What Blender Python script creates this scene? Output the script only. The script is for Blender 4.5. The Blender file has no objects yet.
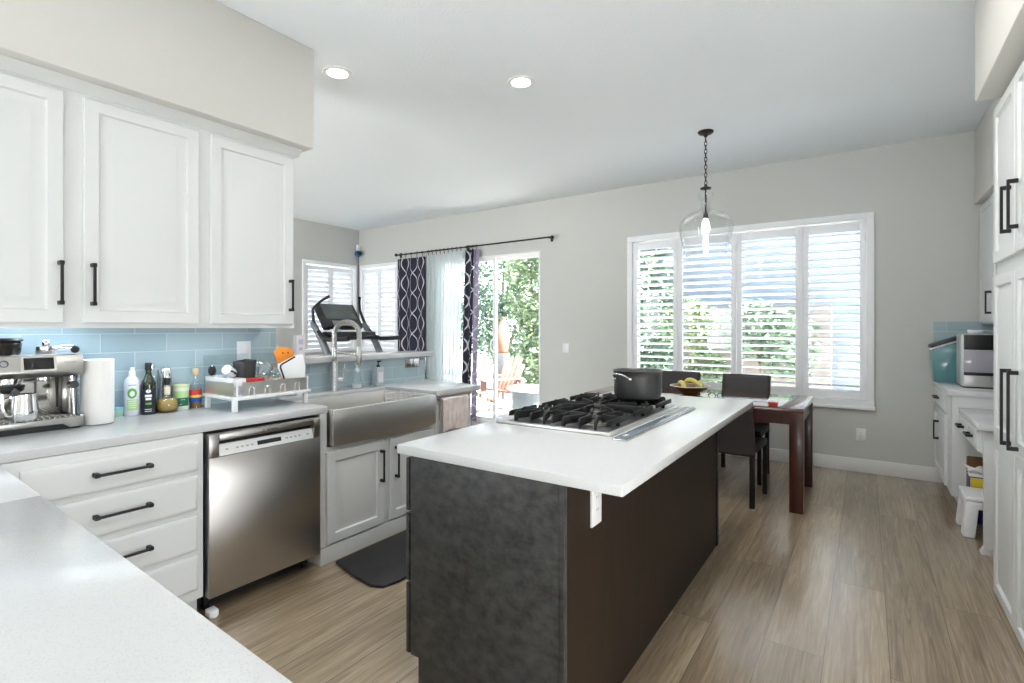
import bpy, bmesh, math, random
from mathutils import Vector, Matrix
random.seed(7)
PI = math.pi
C = bpy.context.scene.collection
SC = bpy.context.scene

# ------------------------------------------------------------------ camera
FPX = 517.0
YAW = math.atan2(354.0, FPX)
EYE = 1.37
cd = bpy.data.cameras.new('camera')
cam = bpy.data.objects.new('camera', cd); C.objects.link(cam)
cd.sensor_width = 36.0; cd.sensor_fit = 'HORIZONTAL'
cd.lens = FPX / 1024 * 36.0
cd.shift_y = -13.5 / 1024
cd.clip_start = 0.02; cd.clip_end = 200
cam.location = (0, 0, EYE)
cam.rotation_euler = (PI / 2, 0, YAW)
SC.camera = cam

# ------------------------------------------------------------------ world, sun, fill lamps, exposure
SC.view_settings.view_transform = 'Standard'
SC.view_settings.look = 'None'
SC.view_settings.gamma = 1.0
SC.view_settings.use_curve_mapping = False
SC.view_settings.exposure = 0.58
SC.cycles.max_bounces = 10
SC.cycles.diffuse_bounces = 6
SC.cycles.glossy_bounces = 5
SC.cycles.transparent_max_bounces = 24
SC.cycles.transmission_bounces = 8
SC.cycles.sample_clamp_indirect = 6.0
SC.cycles.caustics_reflective = False
SC.cycles.caustics_refractive = False
world = bpy.data.worlds.new('sky'); SC.world = world
world.use_nodes = True
wn = world.node_tree.nodes; wl = world.node_tree.links
wn.clear()
wo = wn.new('ShaderNodeOutputWorld'); wb = wn.new('ShaderNodeBackground')
wtc = wn.new('ShaderNodeTexCoord'); wsep = wn.new('ShaderNodeSeparateXYZ'); wr = wn.new('ShaderNodeValToRGB')
wr.color_ramp.elements[0].position = 0.0; wr.color_ramp.elements[0].color = (0.93, 0.97, 1.0, 1)
wr.color_ramp.elements[1].position = 0.8; wr.color_ramp.elements[1].color = (0.62, 0.78, 1.0, 1)
wl.new(wtc.outputs['Generated'], wsep.inputs[0]); wl.new(wsep.outputs['Z'], wr.inputs[0])
wl.new(wr.outputs[0], wb.inputs['Color']); wb.inputs['Strength'].default_value = 4.2
wl.new(wb.outputs[0], wo.inputs[0])

sd = bpy.data.lights.new('sun', 'SUN'); sd.energy = 50.0; sd.angle = 0.02; sd.color = (1.0, 0.95, 0.88)
sun = bpy.data.objects.new('sun', sd); C.objects.link(sun)
sun.rotation_euler = Vector((-0.53, 0.0, -0.85)).to_track_quat('-Z', 'Y').to_euler()

def area(name, loc, direction, sx, sy, power, col=(1, 1, 1), parent=None, spread=PI):
    l = bpy.data.lights.new(name, 'AREA'); l.shape = 'RECTANGLE'; l.size = sx; l.size_y = sy
    l.energy = power; l.color = col; l.spread = spread
    o = bpy.data.objects.new(name, l); C.objects.link(o)
    o.location = loc; o.rotation_euler = Vector(direction).to_track_quat('-Z', 'Y').to_euler()
    if parent: o.parent = parent
    return o
# added fill lamps, out of view behind and beside the camera and in the family room
area('fill_back_up', (-0.4, -3.62, 0.30), (0.1, 0.55, 0.83), 2.8, 0.5, 78, (0.86, 0.94, 1.0), spread=math.radians(115))
area('fill_family', (-5.3, -1.60, 1.25), (0, 1, 0.12), 3.0, 2.1, 30, (0.96, 0.98, 1.0))
area('fill_family_up', (-5.3, -1.58, 0.35), (0, 0.62, 0.78), 3.0, 0.5, 65, (0.86, 0.94, 1.0))
area('fill_side', (1.30, 0.84, 0.55), (-1, 0.15, -0.32), 0.75, 0.9, 9, (0.90, 0.95, 1.0), spread=math.radians(100))
area('fill_left', (-3.36, -2.1, 1.1), (1, 0.45, 0), 1.7, 1.6, 55, (0.90, 0.95, 1.0))
CAN_POWER = 2.0

# ------------------------------------------------------------------ materials
MATS = {}
def mat(name, col=(0.8, 0.8, 0.8), rough=0.5, metal=0.0, spec=0.5, bump=0.0, bscale=80.0, var=0.0, vscale=6.0,
        stretch=(1, 1, 1), emit=None, estr=0.0, coat=0.0, aniso=0.0, rvar=0.0, trans=0.0, ior=1.45, alpha=1.0, sheen=0.0):
    if name in MATS: return MATS[name]
    m = bpy.data.materials.new(name); m.use_nodes = True; MATS[name] = m
    nt = m.node_tree; n = nt.nodes; l = nt.links
    b = n['Principled BSDF']
    b.inputs['Base Color'].default_value = (*col, 1); b.inputs['Roughness'].default_value = rough
    b.inputs['Metallic'].default_value = metal; b.inputs['Specular IOR Level'].default_value = spec
    b.inputs['Coat Weight'].default_value = coat; b.inputs['Anisotropic'].default_value = aniso
    b.inputs['Transmission Weight'].default_value = trans; b.inputs['IOR'].default_value = ior
    b.inputs['Alpha'].default_value = alpha
    b.inputs['Sheen Weight'].default_value = sheen
    if emit:
        b.inputs['Emission Color'].default_value = (*emit, 1); b.inputs['Emission Strength'].default_value = estr
    if bump or var or rvar:
        tc = n.new('ShaderNodeTexCoord'); mp = n.new('ShaderNodeMapping'); mp.inputs['Scale'].default_value = stretch
        l.new(tc.outputs['Object'], mp.inputs[0])
        if bump:
            t = n.new('ShaderNodeTexNoise'); t.inputs['Scale'].default_value = bscale; t.inputs['Detail'].default_value = 3
            bp = n.new('ShaderNodeBump'); bp.inputs['Strength'].default_value = bump; bp.inputs['Distance'].default_value = 0.01
            l.new(mp.outputs[0], t.inputs['Vector']); l.new(t.outputs['Fac'], bp.inputs['Height']); l.new(bp.outputs[0], b.inputs['Normal'])
        if var or rvar:
            t = n.new('ShaderNodeTexNoise'); t.inputs['Scale'].default_value = vscale; t.inputs['Detail'].default_value = 6
            l.new(mp.outputs[0], t.inputs['Vector'])
            if var:
                r = n.new('ShaderNodeValToRGB')
                r.color_ramp.elements[0].position = 0.3; r.color_ramp.elements[1].position = 0.7
                r.color_ramp.elements[0].color = (*[max(0, c * (1 - var)) for c in col], 1)
                r.color_ramp.elements[1].color = (*[min(1, c * (1 + var)) for c in col], 1)
                l.new(t.outputs['Fac'], r.inputs[0]); l.new(r.outputs[0], b.inputs['Base Color'])
            if rvar:
                mr = n.new('ShaderNodeMapRange'); mr.inputs['To Min'].default_value = max(0, rough - rvar); mr.inputs['To Max'].default_value = rough + rvar
                l.new(t.outputs['Fac'], mr.inputs[0]); l.new(mr.outputs[0], b.inputs['Roughness'])
    return m

def thin_glass(name, tint=(1, 1, 1), refl=0.10, rough=0.0, base=0.035):
    if name in MATS: return MATS[name]
    m = bpy.data.materials.new(name); m.use_nodes = True; MATS[name] = m
    n = m.node_tree.nodes; l = m.node_tree.links; n.clear()
    o = n.new('ShaderNodeOutputMaterial'); mx = n.new('ShaderNodeMixShader'); tr = n.new('ShaderNodeBsdfTransparent')
    gl = n.new('ShaderNodeBsdfGlossy'); lw = n.new('ShaderNodeLayerWeight'); lw.inputs['Blend'].default_value = 0.5
    pw = n.new('ShaderNodeMath'); pw.operation = 'POWER'; pw.inputs[1].default_value = 3.0; l.new(lw.outputs['Facing'], pw.inputs[0])
    ml = n.new('ShaderNodeMath'); ml.operation = 'MULTIPLY_ADD'; ml.inputs[1].default_value = refl * 3; ml.inputs[2].default_value = base; l.new(pw.outputs[0], ml.inputs[0])
    tr.inputs[0].default_value = (*tint, 1); gl.inputs['Roughness'].default_value = rough
    l.new(ml.outputs[0], mx.inputs[0]); l.new(tr.outputs[0], mx.inputs[1]); l.new(gl.outputs[0], mx.inputs[2]); l.new(mx.outputs[0], o.inputs[0])
    return m

def nodes_of(name):
    m = bpy.data.materials.new(name); m.use_nodes = True; MATS[name] = m
    return m, m.node_tree.nodes, m.node_tree.links, m.node_tree.nodes['Principled BSDF']

def math_node(n, l, op, a, b=None, c=None):
    x = n.new('ShaderNodeMath'); x.operation = op
    for i, v in enumerate((a, b, c)):
        if v is None: continue
        if isinstance(v, (int, float)): x.inputs[i].default_value = v
        else: l.new(v, x.inputs[i])
    return x.outputs[0]

def floor_material():
    m, n, l, b = nodes_of('oak_plank_floor')
    tc = n.new('ShaderNodeTexCoord'); sp = n.new('ShaderNodeSeparateXYZ'); l.new(tc.outputs['Object'], sp.inputs[0])
    xs = math_node(n, l, 'ADD', sp.outputs['X'], 0.37 + 0.225 * 60)
    ys = math_node(n, l, 'ADD', sp.outputs['Y'], 20.35)
    cv = n.new('ShaderNodeCombineXYZ'); l.new(ys, cv.inputs[0]); l.new(xs, cv.inputs[1])
    def brick(c1, c2, mortar):
        k = n.new('ShaderNodeTexBrick'); k.offset = 0.37; k.offset_frequency = 2
        k.inputs['Scale'].default_value = 1.0; k.inputs['Brick Width'].default_value = 2.15; k.inputs['Row Height'].default_value = 0.225
        k.inputs['Mortar Size'].default_value = 0.0018; k.inputs['Mortar Smooth'].default_value = 0.1; k.inputs['Bias'].default_value = 0
        k.inputs['Color1'].default_value = (*c1, 1); k.inputs['Color2'].default_value = (*c2, 1); k.inputs['Mortar'].default_value = (*mortar, 1)
        l.new(cv.outputs[0], k.inputs['Vector']); return k
    bw = brick((0, 0, 0), (1, 1, 1), (0, 0, 0))
    rnd = n.new('ShaderNodeRGBToBW'); l.new(bw.outputs['Color'], rnd.inputs[0])
    # grain: long streaks running with the plank, different in every plank
    g = n.new('ShaderNodeCombineXYZ')
    l.new(math_node(n, l, 'MULTIPLY', sp.outputs['X'], 48.0), g.inputs[0]); l.new(math_node(n, l, 'MULTIPLY', sp.outputs['Y'], 2.4), g.inputs[1])
    l.new(math_node(n, l, 'MULTIPLY', rnd.outputs[0], 37.0), g.inputs[2])
    t1 = n.new('ShaderNodeTexNoise'); t1.inputs['Scale'].default_value = 1.0; t1.inputs['Detail'].default_value = 7; t1.inputs['Roughness'].default_value = 0.62; t1.inputs['Distortion'].default_value = 1.3
    l.new(g.outputs[0], t1.inputs['Vector'])
    g2 = n.new('ShaderNodeCombineXYZ')
    l.new(math_node(n, l, 'MULTIPLY', sp.outputs['X'], 9.0), g2.inputs[0]); l.new(math_node(n, l, 'MULTIPLY', sp.outputs['Y'], 1.1), g2.inputs[1])
    l.new(math_node(n, l, 'MULTIPLY', rnd.outputs[0], 91.0), g2.inputs[2])
    t2 = n.new('ShaderNodeTexNoise'); t2.inputs['Scale'].default_value = 1.0; t2.inputs['Detail'].default_value = 4
    l.new(g2.outputs[0], t2.inputs['Vector'])
    mixv = math_node(n, l, 'ADD', math_node(n, l, 'MULTIPLY', t1.outputs['Fac'], 0.62), math_node(n, l, 'ADD', math_node(n, l, 'MULTIPLY', t2.outputs['Fac'], 0.3), math_node(n, l, 'MULTIPLY', rnd.outputs[0], 0.13)))
    r = n.new('ShaderNodeValToRGB'); cr = r.color_ramp
    cr.elements[0].position = 0.30; cr.elements[0].color = (0.11, 0.075, 0.042, 1)
    cr.elements[1].position = 0.74; cr.elements[1].color = (0.53, 0.42, 0.29, 1)
    e = cr.elements.new(0.47); e.color = (0.245, 0.178, 0.108, 1)
    e = cr.elements.new(0.58); e.color = (0.345, 0.26, 0.168, 1)
    l.new(mixv, r.inputs[0])
    mx = n.new('ShaderNodeMix'); mx.data_type = 'RGBA'; mx.inputs['B'].default_value = (0.12, 0.09, 0.062, 1)
    l.new(bw.outputs['Fac'], mx.inputs['Factor']); l.new(r.outputs[0], mx.inputs['A']); l.new(mx.outputs['Result'], b.inputs['Base Color'])
    rr = n.new('ShaderNodeMapRange'); rr.inputs['To Min'].default_value = 0.24; rr.inputs['To Max'].default_value = 0.42
    b.inputs['Coat Weight'].default_value = 1.0; b.inputs['Coat Roughness'].default_value = 0.22
    l.new(t1.outputs['Fac'], rr.inputs[0]); l.new(rr.outputs[0], b.inputs['Roughness'])
    bp = n.new('ShaderNodeBump'); bp.inputs['Strength'].default_value = 0.22; bp.inputs['Distance'].default_value = 0.004
    hh = math_node(n, l, 'SUBTRACT', t1.outputs['Fac'], math_node(n, l, 'MULTIPLY', bw.outputs['Fac'], 1.5))
    l.new(hh, bp.inputs['Height']); l.new(bp.outputs[0], b.inputs['Normal'])
    return m

def tile_material(name, ax, phase_u, phase_v, swap=False):
    """glass subway tile, running bond; ax 0/1 = which world axis runs along the wall"""
    m, n, l, b = nodes_of(name)
    tc = n.new('ShaderNodeTexCoord'); sp = n.new('ShaderNodeSeparateXYZ'); l.new(tc.outputs['Object'], sp.inputs[0])
    u = math_node(n, l, 'ADD', sp.outputs[ax], phase_u); v = math_node(n, l, 'ADD', sp.outputs['Z'], phase_v)
    cv = n.new('ShaderNodeCombineXYZ'); l.new(u, cv.inputs[0]); l.new(v, cv.inputs[1])
    k = n.new('ShaderNodeTexBrick'); k.offset = 0.5; k.offset_frequency = 2
    k.inputs['Scale'].default_value = 1.0; k.inputs['Brick Width'].default_value = 0.305; k.inputs['Row Height'].default_value = 0.0985
    k.inputs['Mortar Size'].default_value = 0.0017; k.inputs['Mortar Smooth'].default_value = 0.2
    k.inputs['Color1'].default_value = (0.34, 0.45, 0.50, 1); k.inputs['Color2'].default_value = (0.41, 0.515, 0.555, 1); k.inputs['Mortar'].default_value = (0.62, 0.70, 0.72, 1)
    l.new(cv.outputs[0], k.inputs['Vector']); l.new(k.outputs['Color'], b.inputs['Base Color'])
    b.inputs['Roughness'].default_value = 0.12; b.inputs['Specular IOR Level'].default_value = 0.6
    bp = n.new('ShaderNodeBump'); bp.inputs['Strength'].default_value = 0.5; bp.inputs['Distance'].default_value = 0.003; bp.invert = True
    l.new(k.outputs['Fac'], bp.inputs['Height']); l.new(bp.outputs[0], b.inputs['Normal'])
    return m

def quartz_material():
    m, n, l, b = nodes_of('white_quartz')
    tc = n.new('ShaderNodeTexCoord')
    v = n.new('ShaderNodeTexVoronoi'); v.inputs['Scale'].default_value = 190; l.new(tc.outputs['Object'], v.inputs['Vector'])
    t = n.new('ShaderNodeTexNoise'); t.inputs['Scale'].default_value = 330; t.inputs['Detail'].default_value = 2; l.new(tc.outputs['Object'], t.inputs['Vector'])
    r = n.new('ShaderNodeValToRGB'); r.color_ramp.elements[0].position = 0.30; r.color_ramp.elements[0].color = (0.54, 0.535, 0.53, 1)
    r.color_ramp.elements[1].position = 0.46; r.color_ramp.elements[1].color = (0.61, 0.615, 0.62, 1)
    l.new(t.outputs['Fac'], r.inputs[0]); l.new(r.outputs[0], b.inputs['Base Color'])
    b.inputs['Roughness'].default_value = 0.17; b.inputs['Specular IOR Level'].default_value = 0.3
    return m

def curtain_material(name='navy_lattice_cloth', ground=(0.012, 0.013, 0.034), lines_=(0.62, 0.60, 0.64)):
    m, n, l, b = nodes_of(name)
    uv = n.new('ShaderNodeUVMap'); sp = n.new('ShaderNodeSeparateXYZ'); l.new(uv.outputs[0], sp.inputs[0])
    s = math_node(n, l, 'SINE', math_node(n, l, 'MULTIPLY', sp.outputs[1], 2 * PI / 0.64))
    u = math_node(n, l, 'DIVIDE', sp.outputs[0], 0.40)
    lines = []
    for ph, sg in ((0.0, 0.20), (0.0, -0.20), (0.5, 0.20), (0.5, -0.20)):
        f = math_node(n, l, 'FRACT', math_node(n, l, 'ADD', math_node(n, l, 'ADD', u, ph + 10), math_node(n, l, 'MULTIPLY', s, sg)))
        d = math_node(n, l, 'ABSOLUTE', math_node(n, l, 'SUBTRACT', f, 0.5))
        lines.append(math_node(n, l, 'LESS_THAN', d, 0.019))
    tot = lines[0]
    for x in lines[1:]: tot = math_node(n, l, 'MAXIMUM', tot, x)
    mx = n.new('ShaderNodeMix'); mx.data_type = 'RGBA'
    mx.inputs['A'].default_value = (*ground, 1); mx.inputs['B'].default_value = (*lines_, 1)
    l.new(tot, mx.inputs['Factor']); l.new(mx.outputs['Result'], b.inputs['Base Color'])
    b.inputs['Roughness'].default_value = 0.8
    return m

def sheer_material():
    m = bpy.data.materials.new('white_sheer'); m.use_nodes = True
    n = m.node_tree.nodes; l = m.node_tree.links; n.clear()
    o = n.new('ShaderNodeOutputMaterial'); mx = n.new('ShaderNodeMixShader'); tr = n.new('ShaderNodeBsdfTransparent')
    tl = n.new('ShaderNodeBsdfTranslucent'); df = n.new('ShaderNodeBsdfDiffuse'); m2 = n.new('ShaderNodeMixShader')
    tl.inputs[0].default_value = (0.50, 0.56, 0.58, 1); df.inputs[0].default_value = (0.80, 0.86, 0.88, 1)
    m2.inputs[0].default_value = 0.5; mx.inputs[0].default_value = 0.88
    l.new(tl.outputs[0], m2.inputs[1]); l.new(df.outputs[0], m2.inputs[2]); l.new(tr.outputs[0], mx.inputs[1]); l.new(m2.outputs[0], mx.inputs[2]); l.new(mx.outputs[0], o.inputs[0])
    return m

def leaf_material(name, c1, c2):
    m, n, l, b = nodes_of(name)
    oi = n.new('ShaderNodeTexNoise'); oi.inputs['Scale'].default_value = 2.2; tc = n.new('ShaderNodeTexCoord'); l.new(tc.outputs['Object'], oi.inputs['Vector'])
    r = n.new('ShaderNodeValToRGB'); r.color_ramp.elements[0].position = 0.35; r.color_ramp.elements[0].color = (*c1, 1); r.color_ramp.elements[1].position = 0.65; r.color_ramp.elements[1].color = (*c2, 1)
    l.new(oi.outputs['Fac'], r.inputs[0]); l.new(r.outputs[0], b.inputs['Base Color']); b.inputs['Roughness'].default_value = 0.6
    return m

WALL = mat('greige_wall_paint', (0.58, 0.585, 0.56), 0.85, bump=0.05, bscale=180)
CEIL = mat('white_ceiling_paint', (0.86, 0.90, 0.93), 0.9, bump=0.25, bscale=70)
SOFF = mat('soffit_paint', (0.66, 0.645, 0.605), 0.85, bump=0.05, bscale=180)
TRIM = mat('white_trim_paint', (0.84, 0.84, 0.83), 0.45)
CABW = mat('white_cabinet_paint', (0.67, 0.68, 0.675), 0.42)
SHUT = mat('white_shutter_paint', (0.90, 0.91, 0.93), 0.45)
FLOOR = floor_material()
TILE_L = tile_material('blue_glass_tile', 1, 20.05, 0.0395)
TILE_R = tile_material('blue_glass_tile_end', 0, 20.0, 0.0395)
QUARTZ = quartz_material()
STEEL = mat('brushed_steel', (0.78, 0.765, 0.74), 0.36, 1.0, bump=0.03, bscale=60, stretch=(1, 1, 40))
STEELV = mat('brushed_door_steel', (0.47, 0.445, 0.415), 0.34, 1.0, aniso=0.75)
_t = STEELV.node_tree.nodes.new('ShaderNodeTangent'); _t.direction_type = 'RADIAL'; _t.axis = 'Z'
STEELV.node_tree.links.new(_t.outputs[0], STEELV.node_tree.nodes['Principled BSDF'].inputs['Tangent'])
CHROME = mat('polished_chrome', (0.82, 0.82, 0.82), 0.10, 1.0)
NICKEL = mat('brushed_nickel', (0.66, 0.65, 0.63), 0.25, 1.0)
BLACKM = mat('matt_black_metal', (0.012, 0.012, 0.013), 0.42, 0.3)
BLACKP = mat('black_plastic', (0.014, 0.014, 0.015), 0.4)
IRON = mat('cast_iron', (0.016, 0.016, 0.017), 0.55, 0.2, bump=0.08, bscale=250)
RUBBER = mat('black_rubber_mat', (0.014, 0.014, 0.015), 0.5, bump=0.1, bscale=160)
CHAR = mat('charcoal_wood_panel', (0.037, 0.037, 0.035), 0.46, var=0.5, vscale=26, bump=0.12, bscale=110, stretch=(1, 1, 1.3))
ESPR = mat('espresso_wood_panel', (0.019, 0.011, 0.006), 0.45, spec=0.3, var=0.25, vscale=3, stretch=(1, 8, 1))
MAHO = mat('mahogany_wood', (0.045, 0.010, 0.005), 0.28, var=0.5, vscale=5, stretch=(6, 6, 0.7), coat=0.15)
MAHOT = mat('mahogany_table_top', (0.085, 0.026, 0.016), 0.10, var=0.35, vscale=5, stretch=(0.7, 8, 6), coat=0.6)
LEATH = mat('dark_brown_leather', (0.013, 0.010, 0.010), 0.5, spec=.25, bump=0.08, bscale=220)
LEATHT = mat('espresso_leather_back', (0.040, 0.033, 0.034), 0.5, bump=0.08, bscale=220)
POTM = mat('hard_anodised_pot', (0.115, 0.115, 0.115), 0.34, 0.85)
WHITEP = mat('white_plastic', (0.82, 0.82, 0.83), 0.35)
PAPER = mat('white_paper', (0.84, 0.82, 0.80), 0.9, bump=0.12, bscale=120)
PINKT = mat('pale_pink_towel', (0.86, 0.745, 0.71), 0.95, var=0.16, vscale=14, bump=0.5, bscale=90, sheen=0.3)
WGLASS = thin_glass('window_glass', (0.97, 0.99, 0.985), 0.06)
CGLASS = thin_glass('clear_glass', (0.985, 0.99, 0.99), 0.20)
DGLASS = thin_glass('dish_glass', (0.92, 0.95, 0.95), 0.32, 0.05, 0.16)
ACRYL = thin_glass('clear_acrylic', (0.93, 0.96, 0.96), 0.10)
TEALP = mat('teal_translucent_plastic', (0.095, 0.25, 0.275), 0.18, coat=0.5)
SILVP = mat('silver_plastic', (0.52, 0.52, 0.51), 0.35, 0.55)
SMOKE = mat('smoky_window_plastic', (0.36, 0.35, 0.40), 0.12)
BULB = mat('glowing_bulb', (1, 1, 1), 0.5, emit=(1.0, 0.98, 0.95), estr=9.0)
LED = mat('lit_led_lens', (1, 1, 1), 0.5, emit=(1.0, 0.97, 0.93), estr=14.0)
RED = mat('red_plastic', (0.55, 0.03, 0.025), 0.4)
ORANGE = mat('orange_plastic', (0.85, 0.27, 0.02), 0.4)
SCREEN = mat('dark_screen_glass', (0.012, 0.013, 0.014), 0.06)
STONE = mat('pale_patio_stone', (0.42, 0.41, 0.40), 0.9, var=0.2, vscale=3)
BLOCK = mat('grey_blue_stucco', (0.20, 0.235, 0.29), 0.95, var=0.15, vscale=4)
ADIR = mat('weathered_red_cedar', (0.25, 0.125, 0.09), 0.7, var=0.25, vscale=5)
GREYW = mat('grey_wicker', (0.18, 0.2, 0.22), 0.8, bump=0.5, bscale=60)
TERRA = mat('terracotta', (0.26, 0.115, 0.075), 0.8)
BARK = mat('bark', (0.14, 0.10, 0.07), 0.9, bump=0.5, bscale=20)
LEAF1 = leaf_material('bright_leaves', (0.11, 0.17, 0.08), (0.21, 0.28, 0.14))
LEAF2 = leaf_material('dark_leaves', (0.06, 0.12, 0.07), (0.12, 0.20, 0.12))

# ------------------------------------------------------------------ mesh helpers
class MB:
    def __init__(s): s.bm = bmesh.new(); s.uv = None
    def _faces(s, vs, fs):
        v = [s.bm.verts.new(p) for p in vs]; out = []
        for f in fs:
            try: out.append(s.bm.faces.new([v[i] for i in f]))
            except ValueError: pass
        return v, out
    def box(s, x0, x1, y0, y1, z0, z1, bev=0.0, seg=2, M=None):
        vs = [Vector((x, y, z)) for z in (z0, z1) for y in (y0, y1) for x in (x0, x1)]
        if M: vs = [M @ p for p in vs]
        v, f = s._faces(vs, [(0, 2, 3, 1), (4, 5, 7, 6), (0, 1, 5, 4), (2, 6, 7, 3), (0, 4, 6, 2), (1, 3, 7, 5)])
        if bev > 0:
            es = list({e for q in f for e in q.edges})
            bmesh.ops.bevel(s.bm, geom=es, offset=bev, segments=seg, affect='EDGES', profile=0.5)
        return s
    def cyl(s, p0, p1, r0, r1=None, seg=20, cap=True):
        return s.tube([p0, p1], [r0, r0 if r1 is None else r1], seg, cap)
    def tube(s, path, r, seg=12, cap=True, closed=False):
        P = [Vector(p) for p in path]; N = len(P)
        R = r if isinstance(r, (list, tuple)) else [r] * N
        rings = []; up = None
        for i in range(N):
            if closed: d = (P[(i + 1) % N] - P[i - 1])
            else: d = (P[min(i + 1, N - 1)] - P[max(i - 1, 0)])
            d.normalize()
            if up is None:
                a = Vector((0, 0, 1)) if abs(d.z) < 0.9 else Vector((1, 0, 0))
                up = (a - d * a.dot(d)).normalized()
            else: up = (up - d * up.dot(d)).normalized()
            w = d.cross(up)
            rings.append([s.bm.verts.new(P[i] + (up * math.cos(2 * PI * k / seg) + w * math.sin(2 * PI * k / seg)) * R[i]) for k in range(seg)])
        for i in range(N if closed else N - 1):
            a, b = rings[i], rings[(i + 1) % N]
            for k in range(seg): s.bm.faces.new((a[k], a[(k + 1) % seg], b[(k + 1) % seg], b[k]))
        if cap and not closed:
            s.bm.faces.new(rings[0][::-1]); s.bm.faces.new(rings[-1])
        return s
    def lathe(s, prof, c=(0, 0, 0), seg=32, sx=1.0, sy=1.0, M=None):
        c = Vector(c); rings = []
        for r, z in prof:
            if r < 1e-5:
                p = c + Vector((0, 0, z)); rings.append([s.bm.verts.new(M @ p if M else p)])
            else:
                q = []
                for k in range(seg):
                    p = c + Vector((r * sx * math.cos(2 * PI * k / seg), r * sy * math.sin(2 * PI * k / seg), z))
                    q.append(s.bm.verts.new(M @ p if M else p))
                rings.append(q)
        for a, b in zip(rings, rings[1:]):
            for k in range(seg):
                k2 = (k + 1) % seg
                if len(a) == 1 and len(b) == 1: continue
                if len(a) == 1: s.bm.faces.new((a[0], b[k2], b[k]))
                elif len(b) == 1: s.bm.faces.new((a[k], a[k2], b[0]))
                else: s.bm.faces.new((a[k], a[k2], b[k2], b[k]))
        return s
    def prism(s, poly, ax, a, b, bev=0.0):
        """polygon in the two other axes, swept along ax from a to b"""
        def P(u, v, w): return {0: (w, u, v), 1: (u, w, v), 2: (u, v, w)}[ax]
        n = len(poly)
        vs = [P(u, v, a) for u, v in poly] + [P(u, v, b) for u, v in poly]
        fs = [tuple(range(n))[::-1], tuple(range(n, 2 * n))] + [(i, (i + 1) % n, n + (i + 1) % n, n + i) for i in range(n)]
        v, f = s._faces(vs, fs)
        bmesh.ops.recalc_face_normals(s.bm, faces=f)
        if bev > 0:
            bmesh.ops.bevel(s.bm, geom=list({e for q in f for e in q.edges}), offset=bev, segments=2, affect='EDGES', profile=0.5)
        return s
    def ball(s, c, r, sx=1, sy=1, sz=1, seg=20, M=None):
        prof = [(r * math.sin(PI * i / 12), -r * sz * math.cos(PI * i / 12)) for i in range(13)]
        prof[0] = (0, -r * sz); prof[-1] = (0, r * sz)
        return s.lathe(prof, c, seg, sx, sy, M)
    def panel(s, o, u, v, nrm, w, h, prof):
        """stepped rectangular board: prof = (inset, height) loops from the outer back edge to the raised centre"""
        o, u, v, nrm = Vector(o), Vector(u), Vector(v), Vector(nrm)
        rings = []
        for ins, t in prof:
            rings.append([s.bm.verts.new(o + u * a + v * b + nrm * t) for a, b in ((ins, ins), (w - ins, ins), (w - ins, h - ins), (ins, h - ins))])
        fs = [s.bm.faces.new(rings[0][::-1])]
        for a, b in zip(rings, rings[1:]):
            for k in range(4): fs.append(s.bm.faces.new((a[k], a[(k + 1) % 4], b[(k + 1) % 4], b[k])))
        fs.append(s.bm.faces.new(rings[-1]))
        bmesh.ops.recalc_face_normals(s.bm, faces=fs)
        return s
    def grid(s, fn, nu, nv, uvfn=None):
        vv = [[s.bm.verts.new(fn(i / nu, j / nv)) for i in range(nu + 1)] for j in range(nv + 1)]
        if uvfn and s.uv is None: s.uv = s.bm.loops.layers.uv.new('UVMap')
        for j in range(nv):
            for i in range(nu):
                f = s.bm.faces.new((vv[j][i], vv[j][i + 1], vv[j + 1][i + 1], vv[j + 1][i]))
                if uvfn:
                    for lp, (a, b) in zip(f.loops, ((i, j), (i + 1, j), (i + 1, j + 1), (i, j + 1))): lp[s.uv].uv = uvfn(a / nu, b / nv)
        return s
    def text(s, body, size, M, ext=0.0006):
        cu = bpy.data.curves.new('lettering', 'FONT'); cu.body = body; cu.size = size; cu.extrude = ext; cu.align_x = 'CENTER'; cu.align_y = 'CENTER'
        o = bpy.data.objects.new('lettering', cu); C.objects.link(o)
        me = bpy.data.meshes.new_from_object(o.evaluated_get(bpy.context.evaluated_depsgraph_get()))
        me.transform(M); s.bm.from_mesh(me)
        bpy.data.objects.remove(o); bpy.data.curves.remove(cu); bpy.data.meshes.remove(me)
        return s
    def wrap(s, poly, r, c, ang, lift=0.0007):
        """flat polygon (s, z) bent round a vertical cylinder of radius r: a label"""
        vs = []
        for a, z in poly:
            t = ang + a / r
            vs.append((c[0] + (r + lift) * math.cos(t), c[1] + (r + lift) * math.sin(t), c[2] + z))
        s._faces(vs, [tuple(range(len(vs)))]); return s
    def label(s, w, z0, z1, r, c, ang, lift=0.0007, n=8):
        s.grid(lambda a, b: (c[0] + (r + lift) * math.cos(ang + (a - .5) * w / r), c[1] + (r + lift) * math.sin(ang + (a - .5) * w / r), c[2] + z0 + (z1 - z0) * b), n, 1)
        return s

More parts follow.
